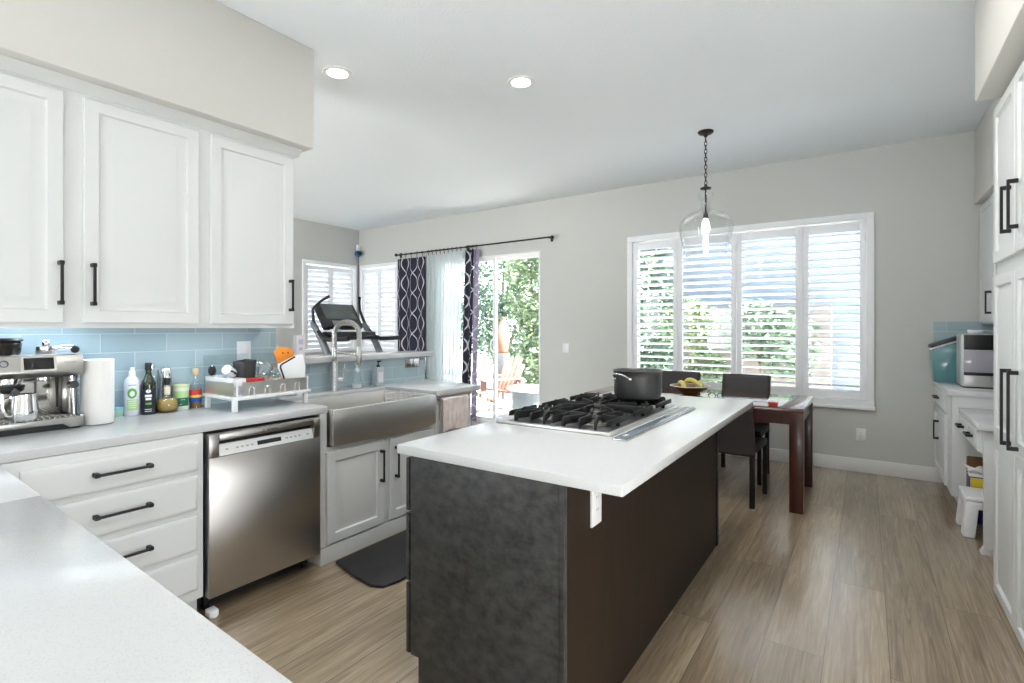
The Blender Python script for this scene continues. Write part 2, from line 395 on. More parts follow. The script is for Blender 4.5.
WM = {}
def obj(name, mb, m, parent=None, w=True, ang=40, solid=0.0, sub=0, flat=False):
    """link ONE mesh object; geometry is given in world space (w) or in the parent's own space"""
    me = bpy.data.meshes.new(name)
    if parent is not None and w: bmesh.ops.transform(mb.bm, matrix=WM[parent.name].inverted(), verts=mb.bm.verts)
    mb.bm.to_mesh(me); mb.bm.free()
    for p in me.polygons: p.use_smooth = not flat
    if not flat: me.set_sharp_from_angle(angle=math.radians(ang))
    me.materials.append(m)
    o = bpy.data.objects.new(name, me); C.objects.link(o)
    if parent is not None: o.parent = parent; WM[o.name] = WM[parent.name].copy()
    else: WM[o.name] = Matrix()
    if sub:
        q = o.modifiers.new('subdivision', 'SUBSURF'); q.levels = sub; q.render_levels = sub
    if solid:
        q = o.modifiers.new('thickness', 'SOLIDIFY'); q.thickness = solid; q.offset = 0
    return o
def tag(o, label, cat, group=None):
    o['label'] = label; o['category'] = cat
    if group: o['group'] = group
    return o
def thing(name, label, cat, loc=(0, 0, 0), rz=0.0, group=None):
    o = bpy.data.objects.new(name, None); C.objects.link(o)
    o.empty_display_size = 0.1; o.location = loc; o.rotation_euler = (0, 0, rz)
    WM[o.name] = Matrix.Translation(Vector(loc)) @ Matrix.Rotation(rz, 4, 'Z')
    return tag(o, label, cat, group)
def struct(name, mb, m, **k):
    o = obj(name, mb, m, **k); o['kind'] = 'structure'; return o
def dup(root, loc, rz, label, group=None):
    def rec(o, par):
        c = o.copy(); C.objects.link(c); c.parent = par
        for ch in list(o.children): rec(ch, c)
        return c
    r = rec(root, None); r.location = loc; r.rotation_euler = (0, 0, rz); r['label'] = label
    if group: r['group'] = group
    return r

# ------------------------------------------------------------------ room shell
LW, RW, FW, FL, CH = -3.25, 1.16, 5.93, -7.3, 3.07     # kitchen left wall, right wall, far wall, family room left wall, ceiling
BK = -3.6
struct('floor', MB().box(FL - .2, RW + .2, BK - .2, FW + .15, -0.12, 0.0), FLOOR)
struct('ceiling', MB().box(FL - .2, RW + .2, BK - .2, FW + .3, CH, CH + 0.15), CEIL)
def wall_with_holes(axis, p0, p1, a0, a1, z0, z1, holes):
    """wall slab between p0..p1 across `axis`, running a0..a1, with rectangular holes (b0, b1, zb, zt)"""
    mb = MB()
    def B(b0, b1, zb, zt):
        if b1 - b0 < 1e-4 or zt - zb < 1e-4: return
        if axis == 1: mb.box(b0, b1, p0, p1, zb, zt)
        else: mb.box(p0, p1, b0, b1, zb, zt)
    x = a0
    for b0, b1, zb, zt in sorted(holes):
        B(x, b0, z0, z1); B(b0, b1, z0, zb); B(b0, b1, zt, z1); x = b1
    B(x, a1, z0, z1)
    return mb
WX0, WX1, WZ0, WZ1 = -2.367, 0.064, 0.622, 2.46          # dining window outer frame
DX0, DX1, DZ1 = -5.46, -3.60, 2.405                       # sliding door opening
F0, F1 = -7.235, -6.30                                    # family window on the far wall
G0, G1 = 4.83, 5.865                                      # family window on the left wall
struct('wall_far', wall_with_holes(1, FW, FW + .14, FL - .2, RW + .2, 0, CH,
       [(WX0 + .055, WX1 - .055, WZ0 + .055, WZ1 - .055), (DX0, DX1, 0, DZ1), (F0 + .05, F1 - .05, .98 + .05, 2.40)]), WALL)
struct('wall_right', wall_with_holes(0, RW, RW + .14, BK - .2, FW, 0, CH, [(.45, 1.24, 0.03, 1.1)]), WALL)  # opening cut for the added side fill lamp
struct('wall_family_left', wall_with_holes(0, FL - .14, FL, -1.5, FW, 0, CH, [(G0 + .05, G1 - .05, 1.03, 2.40)]), WALL)
struct('wall_kitchen_left', wall_with_holes(0, LW - .13, LW, BK, 1.95, 0, CH, [(-2.95, -1.25, .25, 1.95)]), WALL)  # opening made to let the added left fill lamp in
struct('wall_half', MB().box(LW - .13, LW, 1.95, 3.365, 0, 1.12), WALL)
struct('wall_back', wall_with_holes(1, BK - .14, BK, LW - .13, RW, 0, CH, [(-1.85, 1.05, .03, .62)]), WALL)  # low opening shaped for the added upward fill lamp
struct('wall_family_back', wall_with_holes(1, -1.64, -1.5, FL - .14, LW - .13, 0, CH, [(-6.9, -3.8, 0.05, 2.3)]), WALL)  # opening taken down to the floor for the two added fill lamps
struct('ceiling_soffit_left', MB().box(LW, -2.78, BK, 1.925, 2.462, CH, 0.012), SOFF)
struct('ceiling_soffit_right', MB().box(0.46, RW, BK, 3.53, 2.525, CH, 0.012), SOFF)
struct('ceiling_soffit_far', MB().box(0.77, RW, 3.53, FW, 2.43, CH, 0.012), SOFF)
def baseboard(name, x0, x1, y0, y1):
    mb = MB(); mb.box(x0, x1, y0, y1, 0, .128, 0.004)
    struct(name, mb, TRIM)
baseboard('baseboard_far', DX1 + .05, 0.56, FW - .016, FW)
baseboard('baseboard_far_left', FL, DX0 - .05, FW - .016, FW)
baseboard('baseboard_family_left', FL, FL + .016, -1.5, FW - .02)
baseboard('baseboard_right', RW - .016, RW, 3.65, 4.15)

# glass tile splashbacks
struct('wall_tile_left', MB().box(LW, LW + .008, -1.0, 1.952, .914, 1.372), TILE_L)
struct('wall_tile_half', MB().box(LW, LW + .008, 1.954, 3.36, .914, 1.118), TILE_L)
struct('wall_tile_far', MB().box(0.497, RW - .01, FW - .009, FW, .915, 1.425), TILE_R)
struct('trim_tile_edge', MB().box(LW, LW + .010, 3.36, 3.374, .914, 1.118, .002), CHROME)

# ------------------------------------------------------------------ windows, shutters, sliding door
def frame_xz(mb, x0, x1, z0, z1, wd, y0, y1, bev=.003):
    mb.box(x0, x1, y0, y1, z0, z0 + wd, bev); mb.box(x0, x1, y0, y1, z1 - wd, z1, bev)
    mb.box(x0, x0 + wd, y0, y1, z0 + wd, z1 - wd, bev); mb.box(x1 - wd, x1, y0, y1, z0 + wd, z1 - wd, bev)
def louver(mb, a0, a1, c, z, width, tilt, axis):
    """elliptic blade along x (axis 0) or y (axis 1); tilt lifts the room edge"""
    n = 10; ring = []
    for k in range(n):
        t = 2 * PI * k / n
        p, q = math.cos(t) * width / 2, math.sin(t) * 0.0052
        ring.append((p * math.cos(tilt) - q * math.sin(tilt), p * math.sin(tilt) + q * math.cos(tilt)))
    if axis == 0: vs = [(a0, c - p, z + q) for p, q in ring] + [(a1, c - p, z + q) for p, q in ring]
    else: vs = [(c + p, a0, z + q) for p, q in ring] + [(c + p, a1, z + q) for p, q in ring]
    v, f = mb._faces(vs, [tuple(range(n)), tuple(range(n, 2 * n))[::-1]] + [(i, n + i, n + (i + 1) % n, (i + 1) % n) for i in range(n)])
    bmesh.ops.recalc_face_normals(mb.bm, faces=f)

win = struct('window_1', (lambda m: (frame_xz(m, WX0, WX1, WZ0, WZ1, .06, FW - .03, FW + .02, .004), m)[1])(MB()), SHUT)
fr = MB(); frame_xz(fr, WX0 + .055, WX1 - .055, WZ0 + .055, WZ1 - .055, .05, FW + .075, FW + .125)
for xm in (-1.79, -0.53): fr.box(xm - .025, xm + .025, FW + .08, FW + .12, WZ0 + .1, WZ1 - .1)
obj('sash', fr, TRIM, win)
obj('pane', MB().box(WX0 + .1, WX1 - .1, FW + .098, FW + .102, WZ0 + .1, WZ1 - .1), WGLASS, win)
obj('sill', MB().box(WX0 - .01, WX1 + .01, FW - .045, FW, WZ0 - .025, WZ0 + .004, .004), SHUT, win)

def shutter(label, x0, x1, z0, z1, stile, top, bot, pitch, tilt, wid, y, axis=0, group=None, hinge_left=True):
    """a plantation shutter leaf; axis 0 lies in the far wall, axis 1 in the family room's left wall (y then is x)"""
    loc = ((x0 + x1) / 2, y, z0) if axis == 0 else (y, (x0 + x1) / 2, z0)
    t = thing('shutter_panel', label, 'shutter', loc, 0, group)
    def B(mb, a0, a1, d0, d1, zz0, zz1, bev=.003):
        if axis == 0: mb.box(a0, a1, y + d0, y + d1, zz0, zz1, bev)
        else: mb.box(y - d1, y - d0, a0, a1, zz0, zz1, bev)
    f = MB(); d0, d1 = -.014, .014
    B(f, x0, x0 + stile, d0, d1, z0, z1); B(f, x1 - stile, x1, d0, d1, z0, z1)
    B(f, x0 + stile, x1 - stile, d0, d1, z1 - top, z1); B(f, x0 + stile, x1 - stile, d0, d1, z0, z0 + bot)
    obj('frame', f, SHUT, t)
    L = MB(); span = z1 - top - z0 - bot; n = max(1, round(span / pitch)); p = span / n
    for i in range(n): louver(L, x0 + stile + .002, x1 - stile - .002, y, z0 + bot + p * (i + .5), wid, tilt, axis)
    obj('louvers', L, SHUT, t)
    hx = x0 + .008 if hinge_left else x1 - .008
    for zz in (z0 + .15, z1 - .15):
        h = MB(); B(h, hx - .007, hx + .007, -.018, -.012, zz - .035, zz + .035, .001); obj('hinge', h, TRIM, t)
    return t
YS = FW + .012
sh_g = 'plantation shutters of the dining window'
for lab, a, b, hl in (('leftmost white shutter panel of the dining window, seen just left of the hanging lamp', -2.302, -1.772, True),
                  ('second white shutter panel of the dining window, directly behind the glass pendant', -1.768, -1.148, False),
                  ('third white shutter panel of the dining window, right of the glass pendant', -1.144, -.538, True),
                  ('rightmost white shutter panel of the dining window, above the table corner', -.524, .002, False)):
    shutter(lab, a, b, WZ0 + .063, WZ1 - .078, .052, .085, .085, (.0765), math.radians(19), .089, YS, 0, sh_g, hl)
struct('trim_1', MB().box(-.5375, -.5245, FW - .006, FW + .03, WZ0 + .06, WZ1 - .06), SHUT)

win2 = struct('window_2', (lambda m: (frame_xz(m, F0, F1, .98, 2.45, .055, FW - .03, FW + .02, .004), m)[1])(MB()), SHUT)
obj('pane', MB().box(F0 + .05, F1 - .05, FW + .098, FW + .102, 1.03, 2.40), WGLASS, win2)
shutter('narrow white shutter panel nearest the corner, on the far wall behind the treadmill', F0 + .058, -6.77, 1.04, 2.375, .05, .07, .07, .078, math.radians(48), .089, YS, 0, 'family room shutters', True)
shutter('white shutter panel between the room corner panel and the navy curtain', -6.766, F1 - .058, 1.04, 2.375, .05, .07, .07, .078, math.radians(48), .089, YS, 0, 'family room shutters', False)
win3mb = MB()
for a0, a1, z0, z1 in ((G0, G1, .98, 1.035), (G0, G1, 2.395, 2.45), (G0, G0 + .055, 1.035, 2.395), (G1 - .055, G1, 1.035, 2.395)):
    win3mb.box(FL - .02, FL + .03, a0, a1, z0, z1, .004)
win3 = struct('window_3', win3mb, SHUT)
obj('pane', MB().box(FL - .102, FL - .098, G0 + .05, G1 - .05, 1.03, 2.40), WGLASS, win3)
shutter('left of two shutter panels on the side wall, behind the treadmill screen', G0 + .058, 5.36, 1.04, 2.375, .05, .07, .07, .078, math.radians(48), .089, FL - .012, 1, 'family room shutters', True)
shutter('right of two shutter panels on the side wall, next to the room corner', 5.364, G1 - .058, 1.04, 2.375, .05, .07, .07, .078, math.radians(48), .089, FL - .012, 1, 'family room shutters', False)

# sliding glass door
dm = MB()
dm.box(DX0, DX0 + .025, FW - .005, FW + .13, 0, DZ1, .003); dm.box(DX1 - .025, DX1, FW - .005, FW + .13, 0, DZ1, .003)
dm.box(DX0 + .025, DX1 - .025, FW - .005, FW + .13, DZ1 - .025, DZ1, .003); dm.box(DX0 + .025, DX1 - .025, FW - .005, FW + .13, 0, .04, .003)
door = struct('door_1', dm, TRIM)
for nm, a, b, yy in (('sliding_leaf', DX0 + .025, -4.36, FW + .035), ('fixed_leaf', -4.42, DX1 - .025, FW + .085)):
    m = MB(); frame_xz(m, a, b, .04, DZ1 - .025, .045, yy - .018, yy + .018); lf = obj(nm, m, TRIM, door)
    obj('pane', MB().box(a + .045, b - .045, yy - .003, yy + .003, .085, DZ1 - .07), WGLASS, lf)
    if nm == 'sliding_leaf':
        h = MB(); hx = -4.385
        h.tube([(hx, yy - .02, 1.02), (hx - .02, yy - .06, 1.05), (hx - .025, yy - .065, 1.12), (hx - .02, yy - .06, 1.19), (hx, yy - .02, 1.22)], .011, 10)
        h.box(hx - .02, hx + .02, yy - .024, yy - .018, 1.0, 1.24, .003)
        obj('handle', h, TRIM, lf)

# ------------------------------------------------------------------ quartz worktops
CT, TH = 0.914, 0.04
def pen_y(x): return 0.467 + (x + 2.6) * (-0.0380)
wt = tag(obj('worktop', MB().prism([(LW + .002, -.32), (-1.8615, -.32), (-1.8615, pen_y(-1.8615)), (-2.598, pen_y(-2.6)), (-2.592, 1.885), (LW + .002, 1.885)], 2, CT - TH, CT, .004), QUARTZ),
         'white speckled quartz worktop along the left wall, holding the bottles and dish rack', 'worktop')
tag(obj('worktop', MB().prism([(-1.8605, -.32), (-.42, -.32), (-.40, pen_y(-.4)), (-1.8605, pen_y(-1.8605))], 2, CT - TH, CT, .004), QUARTZ),
    'large white quartz peninsula slab filling the bottom left foreground', 'worktop')
cm = MB()
cm.box(LW + .010, -3.10, 1.886, 2.775, CT - TH, CT, .003)
cm.prism([(LW + .010, 2.776), (-2.56, 2.776), (-2.54, 3.265), (LW + .010, 3.39)], 2, CT - TH, CT, .004)
tag(obj('worktop', cm, QUARTZ), 'pale quartz worktop around the steel sink, with the towel below its end', 'worktop')
tag(obj('ledge', MB().box(LW - .21, LW + .055, 1.955, 3.425, 1.12, 1.162, .005), QUARTZ), 'white quartz bar ledge capping the tiled half wall behind the faucet', 'ledge')

# ------------------------------------------------------------------ cabinets
DOORP = [(0, 0), (0, .015), (.004, .019), (.054, .019), (.060, .007), (.068, .006), (.108, .018), (.110, .0183)]
def slab_prof(b=.016): return [(0, 0), (0, .012), (b * .35, .017), (b, .019), (b + .004, .019)]
def pull(mb, a, b, out):
    """square bar pull between a and b standing off along `out`"""
    a, b, out = Vector(a), Vector(b), Vector(out)
    d = (b - a).normalized(); s = d.cross(out).normalized()
    def bar(p, q, wdt, up):
        x = (q - p).normalized(); L = (q - p).length; y = up.normalized(); z = x.cross(y)
        M = Matrix((( x.x, y.x, z.x, p.x), (x.y, y.y, z.y, p.y), (x.z, y.z, z.z, p.z), (0, 0, 0, 1)))
        mb.box(0, L, -wdt / 2, wdt / 2, -wdt / 2, wdt / 2, .0012, 1, M)
    bar(a + out * .032, b + out * .032, .0105, out)
    for p, sg in ((a, 1), (b, -1)):
        q = p + d * sg * .009
        bar(q, q + out * .035, .017, d)
    return mb
UY, UZ = Vector((0, 1, 0)), Vector((0, 0, 1))
def door_x(parent, x, y0, y1, z0, z1, sgn, prof=None, hy=None, hz=None, name='door', mtl=None, hh=None):
    """raised-panel door on a face looking along +x (sgn 1) or -x (sgn -1); pull at hy between hz"""
    d = MB().panel((x, y0, z0), UY, UZ, (sgn, 0, 0), y1 - y0, z1 - z0, prof or DOORP)
    o = obj(name, d, mtl or CABW, parent)
    if hy is not None:
        xs = x + sgn * .019
        if hz: obj('handle', pull(MB(), (xs, hy, hz[0]), (xs, hy, hz[1]), (sgn, 0, 0)), BLACKM, o)
        else: obj('handle', pull(MB(), (xs, hy[0], hh), (xs, hy[1], hh), (sgn, 0, 0)), BLACKM, o)
    return o

# upper cabinets, left wall: y values of the frame are from the photo's door joints
XU = -2.889
cab = thing('wall_cabinet', 'white double wall cabinet over the espresso machine with two raised panel doors', 'cabinet', (LW, .3, 1.37))
cb = MB(); cb.box(LW + .001, XU, -.32, .788, 1.395, 2.43); cb.box(XU - .02, XU, -.32, .788, 1.370, 1.395)
obj('carcass', cb, CABW, cab)
obj('crown_moulding', MB().prism([(LW + .01, 2.42), (XU + .005, 2.42), (XU + .012, 2.43), (XU + .03, 2.445), (XU + .045, 2.4605), (LW + .01, 2.4605)], 1, -.32, .788), CABW, cab)
door_x(cab, XU, .245, .752, 1.392, 2.40, 1, None, .738, (1.47, 1.66))
door_x(cab, XU, -.28, .235, 1.392, 2.40, 1, None, -.25, (1.47, 1.66))
cab = thing('wall_cabinet', 'white wall cabinet over the bottles, ending beside the family room', 'cabinet', (LW, 1.3, 1.37))
cb = MB(); cb.box(LW + .001, XU, .788, 1.855, 1.395, 2.43); cb.box(XU - .02, XU, .788, 1.855, 1.370, 1.395); cb.box(LW + .012, XU - .02, 1.835, 1.855, 1.370, 1.395)
obj('carcass', cb, CABW, cab)
obj('crown_moulding', MB().prism([(LW + .01, 2.42), (XU + .005, 2.42), (XU + .012, 2.43), (XU + .03, 2.445), (XU + .045, 2.4605), (LW + .01, 2.4605)], 1, .788, 1.885), CABW, cab)
door_x(cab, XU, .822, 1.305, 1.392, 2.40, 1, None, .852, (1.47, 1.66))
door_x(cab, XU, 1.362, 1.842, 1.392, 2.40, 1, None, 1.818, (1.47, 1.66))
ul = thing('under_cabinet_light', 'slim lit strip light under the wall cabinet above the espresso machine', 'lamp', (-3.1, .62, 1.394))
obj('housing', MB().box(-3.13, -3.05, .30, .95, 1.384, 1.3945, .002), WHITEP, ul)
obj('lens', MB().box(-3.12, -3.06, .32, .93, 1.381, 1.3845, .001), mat('led_strip_lens', (1, 1, 1), .5, emit=(.82, .91, 1), estr=3), ul)
lo = area('under_cabinet_glow', (0, 0, -.014), (-.30, 0, -1), .58, .06, 1.9, (.72, .86, 1.0), ul)

ul = thing('under_cabinet_light', 'slim lit strip light added under the wall cabinet to brighten the bottles and dish rack', 'lamp', (-2.99, 1.32, 1.394))  # second strip light is an addition that brightens the worktop
obj('housing', MB().box(-3.03, -2.95, .90, 1.75, 1.384, 1.3945, .002), WHITEP, ul)
obj('lens', MB().box(-3.02, -2.96, .92, 1.73, 1.381, 1.3845, .001), mat('led_strip_lens'), ul)
area('under_cabinet_glow', (0, 0, -.014), (.12, 0, -1), .8, .06, 1.6, (.86, .93, 1.0), ul)

# base run: drawers
XB = -2.588
db = thing('drawer_cabinet', 'white base cabinet with four drawers left of the dishwasher', 'cabinet', (LW + .3, .8, 0))
cb = MB(); cb.box(LW + .012, XB, .50, 1.192, .10, CT - TH - .001); cb.box(LW + .012, XB - .06, .50, 1.192, 0, .10)
obj('carcass', cb, CABW, db)
for z0, z1 in ((.705, .838), (.522, .682), (.332, .498), (.148, .308)):
    door_x(db, XB, .548, 1.165, z0, z1, 1, slab_prof(), (.762, .968), None, 'drawer', None, (z0 + z1) / 2 + .005)
# blind corner cabinet under the worktop corner
tag(obj('corner_cabinet', MB().box(LW + .012, -2.60, -.28, .498, 0, CT - TH - .001, .002), CABW), 'plain white corner base cabinet under the worktop, mostly hidden', 'cabinet')
pc = thing('peninsula_cabinet', 'white base cabinet supporting the foreground peninsula slab', 'cabinet', (-1.5, 0, 0))
cb = MB(); cb.box(-2.599, -.46, -.28, .34, .1, CT - TH - .001); cb.box(-2.599, -.46, -.28, .28, 0, .1)
obj('carcass', cb, CABW, pc)
for i in range(3):
    a = -2.50 + i * .67
    o = obj('door', MB().panel((a + .62, .34, .13), (-1, 0, 0), UZ, (0, 1, 0), .62, .72, DOORP), CABW, pc)
    obj('handle', pull(MB(), (a + .05, .359, .55), (a + .05, .359, .75), (0, 1, 0)), BLACKM, o)

# sink cabinet and end cabinet
sc = thing('sink_cabinet', 'white two door base cabinet under the steel farmhouse sink', 'cabinet', (-2.9, 2.3, 0))
cb = MB(); cb.box(LW + .012, XB, 1.825, 2.775, .10, .675); cb.box(XB - .022, XB, 1.825, 1.872, .675, CT - TH - .001)
cb.box(LW + .012, XB - .022, 1.825, 1.845, .675, CT - TH - .001)
obj('carcass', cb, CABW, sc)
obj('plinth', MB().box(LW + .05, XB + .008, 1.825, 2.775, 0, .098, .003), CABW, sc)
door_x(sc, XB, 1.864, 2.292,   .112, .645, 1, None, 2.262, (.385, .59))
door_x(sc, XB, 2.342, 2.765,   .112, .645, 1, None, 2.388, (.385, .59))
ec = thing('end_cabinet', 'plain white end cabinet behind the pink towel', 'cabinet', (-2.9, 3, 0))
cb = MB(); cb.box(LW + .012, XB, 2.778, 3.20, 0, CT - TH - .001, .002)
obj('carcass', cb, CABW, ec)
obj('filler_strip', MB().box(XB, XB + .006, 2.778, 2.80, .1, CT - TH - .002, .001), CABW, ec)

# ------------------------------------------------------------------ dishwasher
dw = thing('dishwasher', 'stainless steel dishwasher between the drawers and the sink cabinet', 'dishwasher', (-2.85, 1.505, 0))
obj('tub', MB().box(LW + .05, -2.60, 1.203, 1.812, .085, .866), BLACKP, dw)
d = MB()
DX = -2.556
d.box(-2.598, DX, 1.206, 1.808, .088, .752, .003)
d.box(-2.598, DX, 1.206, 1.252, .753, .862, .003); d.box(-2.598, DX, 1.766, 1.808, .753, .862, .003)
d.box(-2.598, DX - .0005, 1.253, 1.765, .828, .862, .003)
obj('door_panel', d, STEELV, dw)
obj('handle_pocket', MB().box(-2.598, -2.586, 1.253, 1.765, .752, .829), BLACKP, dw)
cp = obj('control_strip', MB().prism([(-2.59, .754), (DX - .002, .754), (DX - .018, .808), (-2.59, .808)], 1, 1.254, 1.764), mat('pale_control_strip', (.72, .72, .72), .35, .3), dw)
sl = Vector((-.016, 0, .054)).normalized(); sn = Vector((.054, 0, .016)).normalized()
def strip_box(y0, y1, f0, f1, lift=.0006):
    m = MB(); b0 = Vector((DX - .002, 0, .754)); L = .0563
    a = [b0 + sl * (L * f) + sn * t for f, t in ((f0, 0), (f1, 0), (f1, lift), (f0, lift))]
    m.prism([(p.x, p.z) for p in a], 1, y0, y1); return m
obj('display', strip_box(1.445, 1.575, .33, .72), SCREEN, cp)
for y in (1.285, 1.335, 1.36, 1.385, 1.41, 1.60, 1.625, 1.65, 1.675, 1.725):
    obj('button', strip_box(y, y + .014, .42, .56), mat('grey_print', (.35, .35, .36), .5), cp)
MX = Matrix(((0, 0, 1, DX + .0004), (1, 0, 0, 1.52), (0, 1, 0, .843), (0, 0, 0, 1)))
obj('logo', MB().text('BOSCH', .017, MX), BLACKP, dw)
ring = MB(); ring.tube([(DX + .0006, 1.473 + .006 * math.cos(t), .843 + .006 * math.sin(t)) for t in [2 * PI * k / 14 for k in range(14)]], .0009, 6, closed=True)
obj('emblem', ring, BLACKP, dw)
obj('kick_plate', MB().box(-2.72, -2.69, 1.203, 1.812, .003, .086), BLACKP, dw)
for y in (1.24, 1.775): obj('foot', MB().cyl((-2.665, y, 0), (-2.665, y, .087), .014, .014, 12), BLACKP, dw)
tag(obj('ant_trap', MB().prism([(-2.60, 1.205), (-2.545, 1.203), (-2.53, 1.222), (-2.545, 1.245), (-2.60, 1.248)], 2, 0.0, .032, .006), WHITEP), 'small white plastic trap on the floor at the dishwasher corner', 'ant trap')

# ------------------------------------------------------------------ farmhouse sink
sk = thing('farmhouse_sink', 'stainless steel apron front sink set in the pale worktop', 'sink', (-2.8, 2.32, .657))
s = MB()
SX0, SX1, SY0, SY1, SZ = -3.095, -2.535, 1.889, 2.755, .892
ap = [(SX1 - .012 + .012 * math.sin(PI * k / 10), SY0 + (SY1 - SY0) * k / 10) for k in range(11)]
s.prism([(SX1 - .035, SY0)] + ap + [(SX1 - .035, SY1)], 2, .682, SZ, .004)
obj('apron', s, STEEL, sk)
b = MB()
for x0, x1, y0, y1 in ((SX0, SX0 + .018, SY0, SY1), (SX0 + .018, SX1 - .036, SY0, SY0 + .018), (SX0 + .018, SX1 - .036, SY1 - .018, SY1)):
    b.box(x0, x1, y0, y1, .685, SZ, .003)
b.box(SX0 + .018, SX1 - .036, SY0 + .018, SY1 - .018, .682, .695)
obj('basin', b, STEEL, sk)
obj('drain', MB().lathe([(0, .698), (.035, .698), (.045, .701), (.055, .697), (.055, .695)], (-2.85, 2.33, 0)), CHROME, sk)
cad = thing('sink_caddy', 'small white wire caddy hooked inside the sink at its right end', 'caddy', (-2.82, 2.64, .72))
m = MB()
for zz in (.80, .845, .885):
    m.tube([(-2.94, 2.728, zz), (-2.72, 2.728, zz), (-2.72, 2.64, zz), (-2.94, 2.64, zz)], .003, 6, closed=True)
for xx in (-2.94, -2.885, -2.83, -2.775, -2.72):
    m.tube([(xx, 2.728, .885), (xx, 2.728, .80), (xx, 2.64, .80), (xx, 2.64, .885)], .0025, 6)
obj('basket', m, WHITEP, cad)
for xx in (-2.90, -2.76): obj('hook', MB().tube([(xx, 2.728, .885), (xx, 2.732, .90), (xx, 2.742, .90), (xx, 2.752, .896)], .003, 6), CHROME, cad)

# faucet
fa = thing('faucet', 'tall brushed nickel spring faucet arching over the sink', 'faucet', (-3.165, 2.355, CT))
fx, fy = -3.165, 2.355
obj('base', MB().lathe([(0, 0), (.027, 0), (.027, .012), (.026, .018), (.026, .215), (.017, .22), (0, .22)], (fx, fy, CT)), NICKEL, fa)
arc = [(fx, fy, CT + .20 + .21 * k / 4) for k in range(5)]
R = .088; dxy = Vector((.80, .60)).normalized()
for k in range(1, 17):
    t = PI - PI * k / 16
    r = R + R * math.cos(t)
    arc.append((fx + dxy.x * r, fy + dxy.y * r, CT + .412 + R * math.sin(t)))
ex, ey = fx + dxy.x * 2 * R, fy + dxy.y * 2 * R
arc += [(ex, ey, CT + .36), (ex, ey, CT + .315)]
obj('hose', MB().tube(arc, .011, 14), NICKEL, fa)
sp = MB(); L = 0
pts = [Vector(p) for p in arc]; seglen = [(b - a).length for a, b in zip(pts, pts[1:])]; tot = sum(seglen); turns = int(tot / .0062); hel = []
N = turns * 8
for i in range(N + 1):
    d = tot * i / N; j = 0
    while j < len(seglen) - 1 and d > seglen[j]: d -= seglen[j]; j += 1
    p = pts[j].lerp(pts[j + 1], min(1, d / seglen[j])); tg = (pts[j + 1] - pts[j]).normalized()
    side = Vector((-dxy.y, dxy.x, 0)); nn = tg.cross(side)
    t = 2 * PI * i / 8; hel.append(p + (side * math.cos(t) + nn * math.sin(t)) * .0165)
obj('spring', sp.tube(hel, .0026, 5), NICKEL, fa)
obj('spray_head', MB().lathe([(0, 0), (.018, 0), (.0205, .01), (.0205, .11), (.016, .135), (0, .135)], (ex, ey, CT + .19)), NICKEL, fa)
m = MB(); m.tube([(fx, fy, CT + .285), (fx + dxy.x * R, fy + dxy.y * R, CT + .272), (ex, ey, CT + .258)], .006, 10)
m.tube([(ex + .023 * math.cos(k * PI / 7), ey + .023 * math.sin(k * PI / 7), CT + .258) for k in range(14)], .005, 8, closed=True)
m.cyl((fx, fy, CT + .25), (fx, fy, CT + .315), .018, .018, 16)
obj('holder_arm', m, NICKEL, fa)
m = MB(); m.cyl((fx, fy, CT + .085), (fx + .02, fy + .055, CT + .085), .015, .015, 14); m.tube([(fx + .02, fy + .055, CT + .085), (fx + .024, fy + .062, CT + .10), (fx + .026, fy + .066, CT + .19)], [.008, .008, .006], 10)
obj('lever', m, NICKEL, fa)

# soap bottles behind the sink
so = thing('soap_dispenser', 'clear pear shaped soap bottle with white pump right of the faucet', 'soap dispenser', (-3.165, 2.555, CT))
obj('bottle', MB().lathe([(0, .001), (.034, .001), (.040, .012), (.039, .045), (.026, .09), (.013, .115), (.013, .13)], (0, 0, 0)), CGLASS, so, w=False, solid=.002)
obj('soap', MB().lathe([(0, .004), (.032, .004), (.036, .014), (.035, .035), (0, .035)], (0, 0, 0)), mat('clear_soap', (.82, .86, .86), .1), so, w=False)
m = MB().lathe([(0, .128), (.016, .128), (.016, .15), (.006, .155), (.006, .178), (.012, .18), (.012, .195), (0, .197)]); m.tube([(0, 0, .188), (.022, .018, .19), (.03, .026, .182)], .0055, 8)
obj('pump', m, WHITEP, so, w=False)
so = thing('soap_dispenser', 'tall clear plastic soap bottle with black pump below the bar ledge', 'soap dispenser', (-3.17, 2.765, CT))
obj('bottle', MB().box(-.03, .03, -.036, .036, .001, .15, .008), mat('pale_clear_bottle', (.66, .72, .76), .12, trans=.35), so, w=False)
m = MB().lathe([(0, .148), (.014, .148), (.014, .165), (.005, .168), (.005, .185), (.011, .187), (.010, .20), (0, .201)]); m.tube([(0, 0, .194), (.022, .01, .195)], .005, 8)
obj('pump', m, BLACKP, so, w=False)
obj('sticker', MB().box(.0302, .0308, -.024, .024, .03, .11), mat('pale_lilac_sticker', (.72, .70, .80), .5), so, w=False)

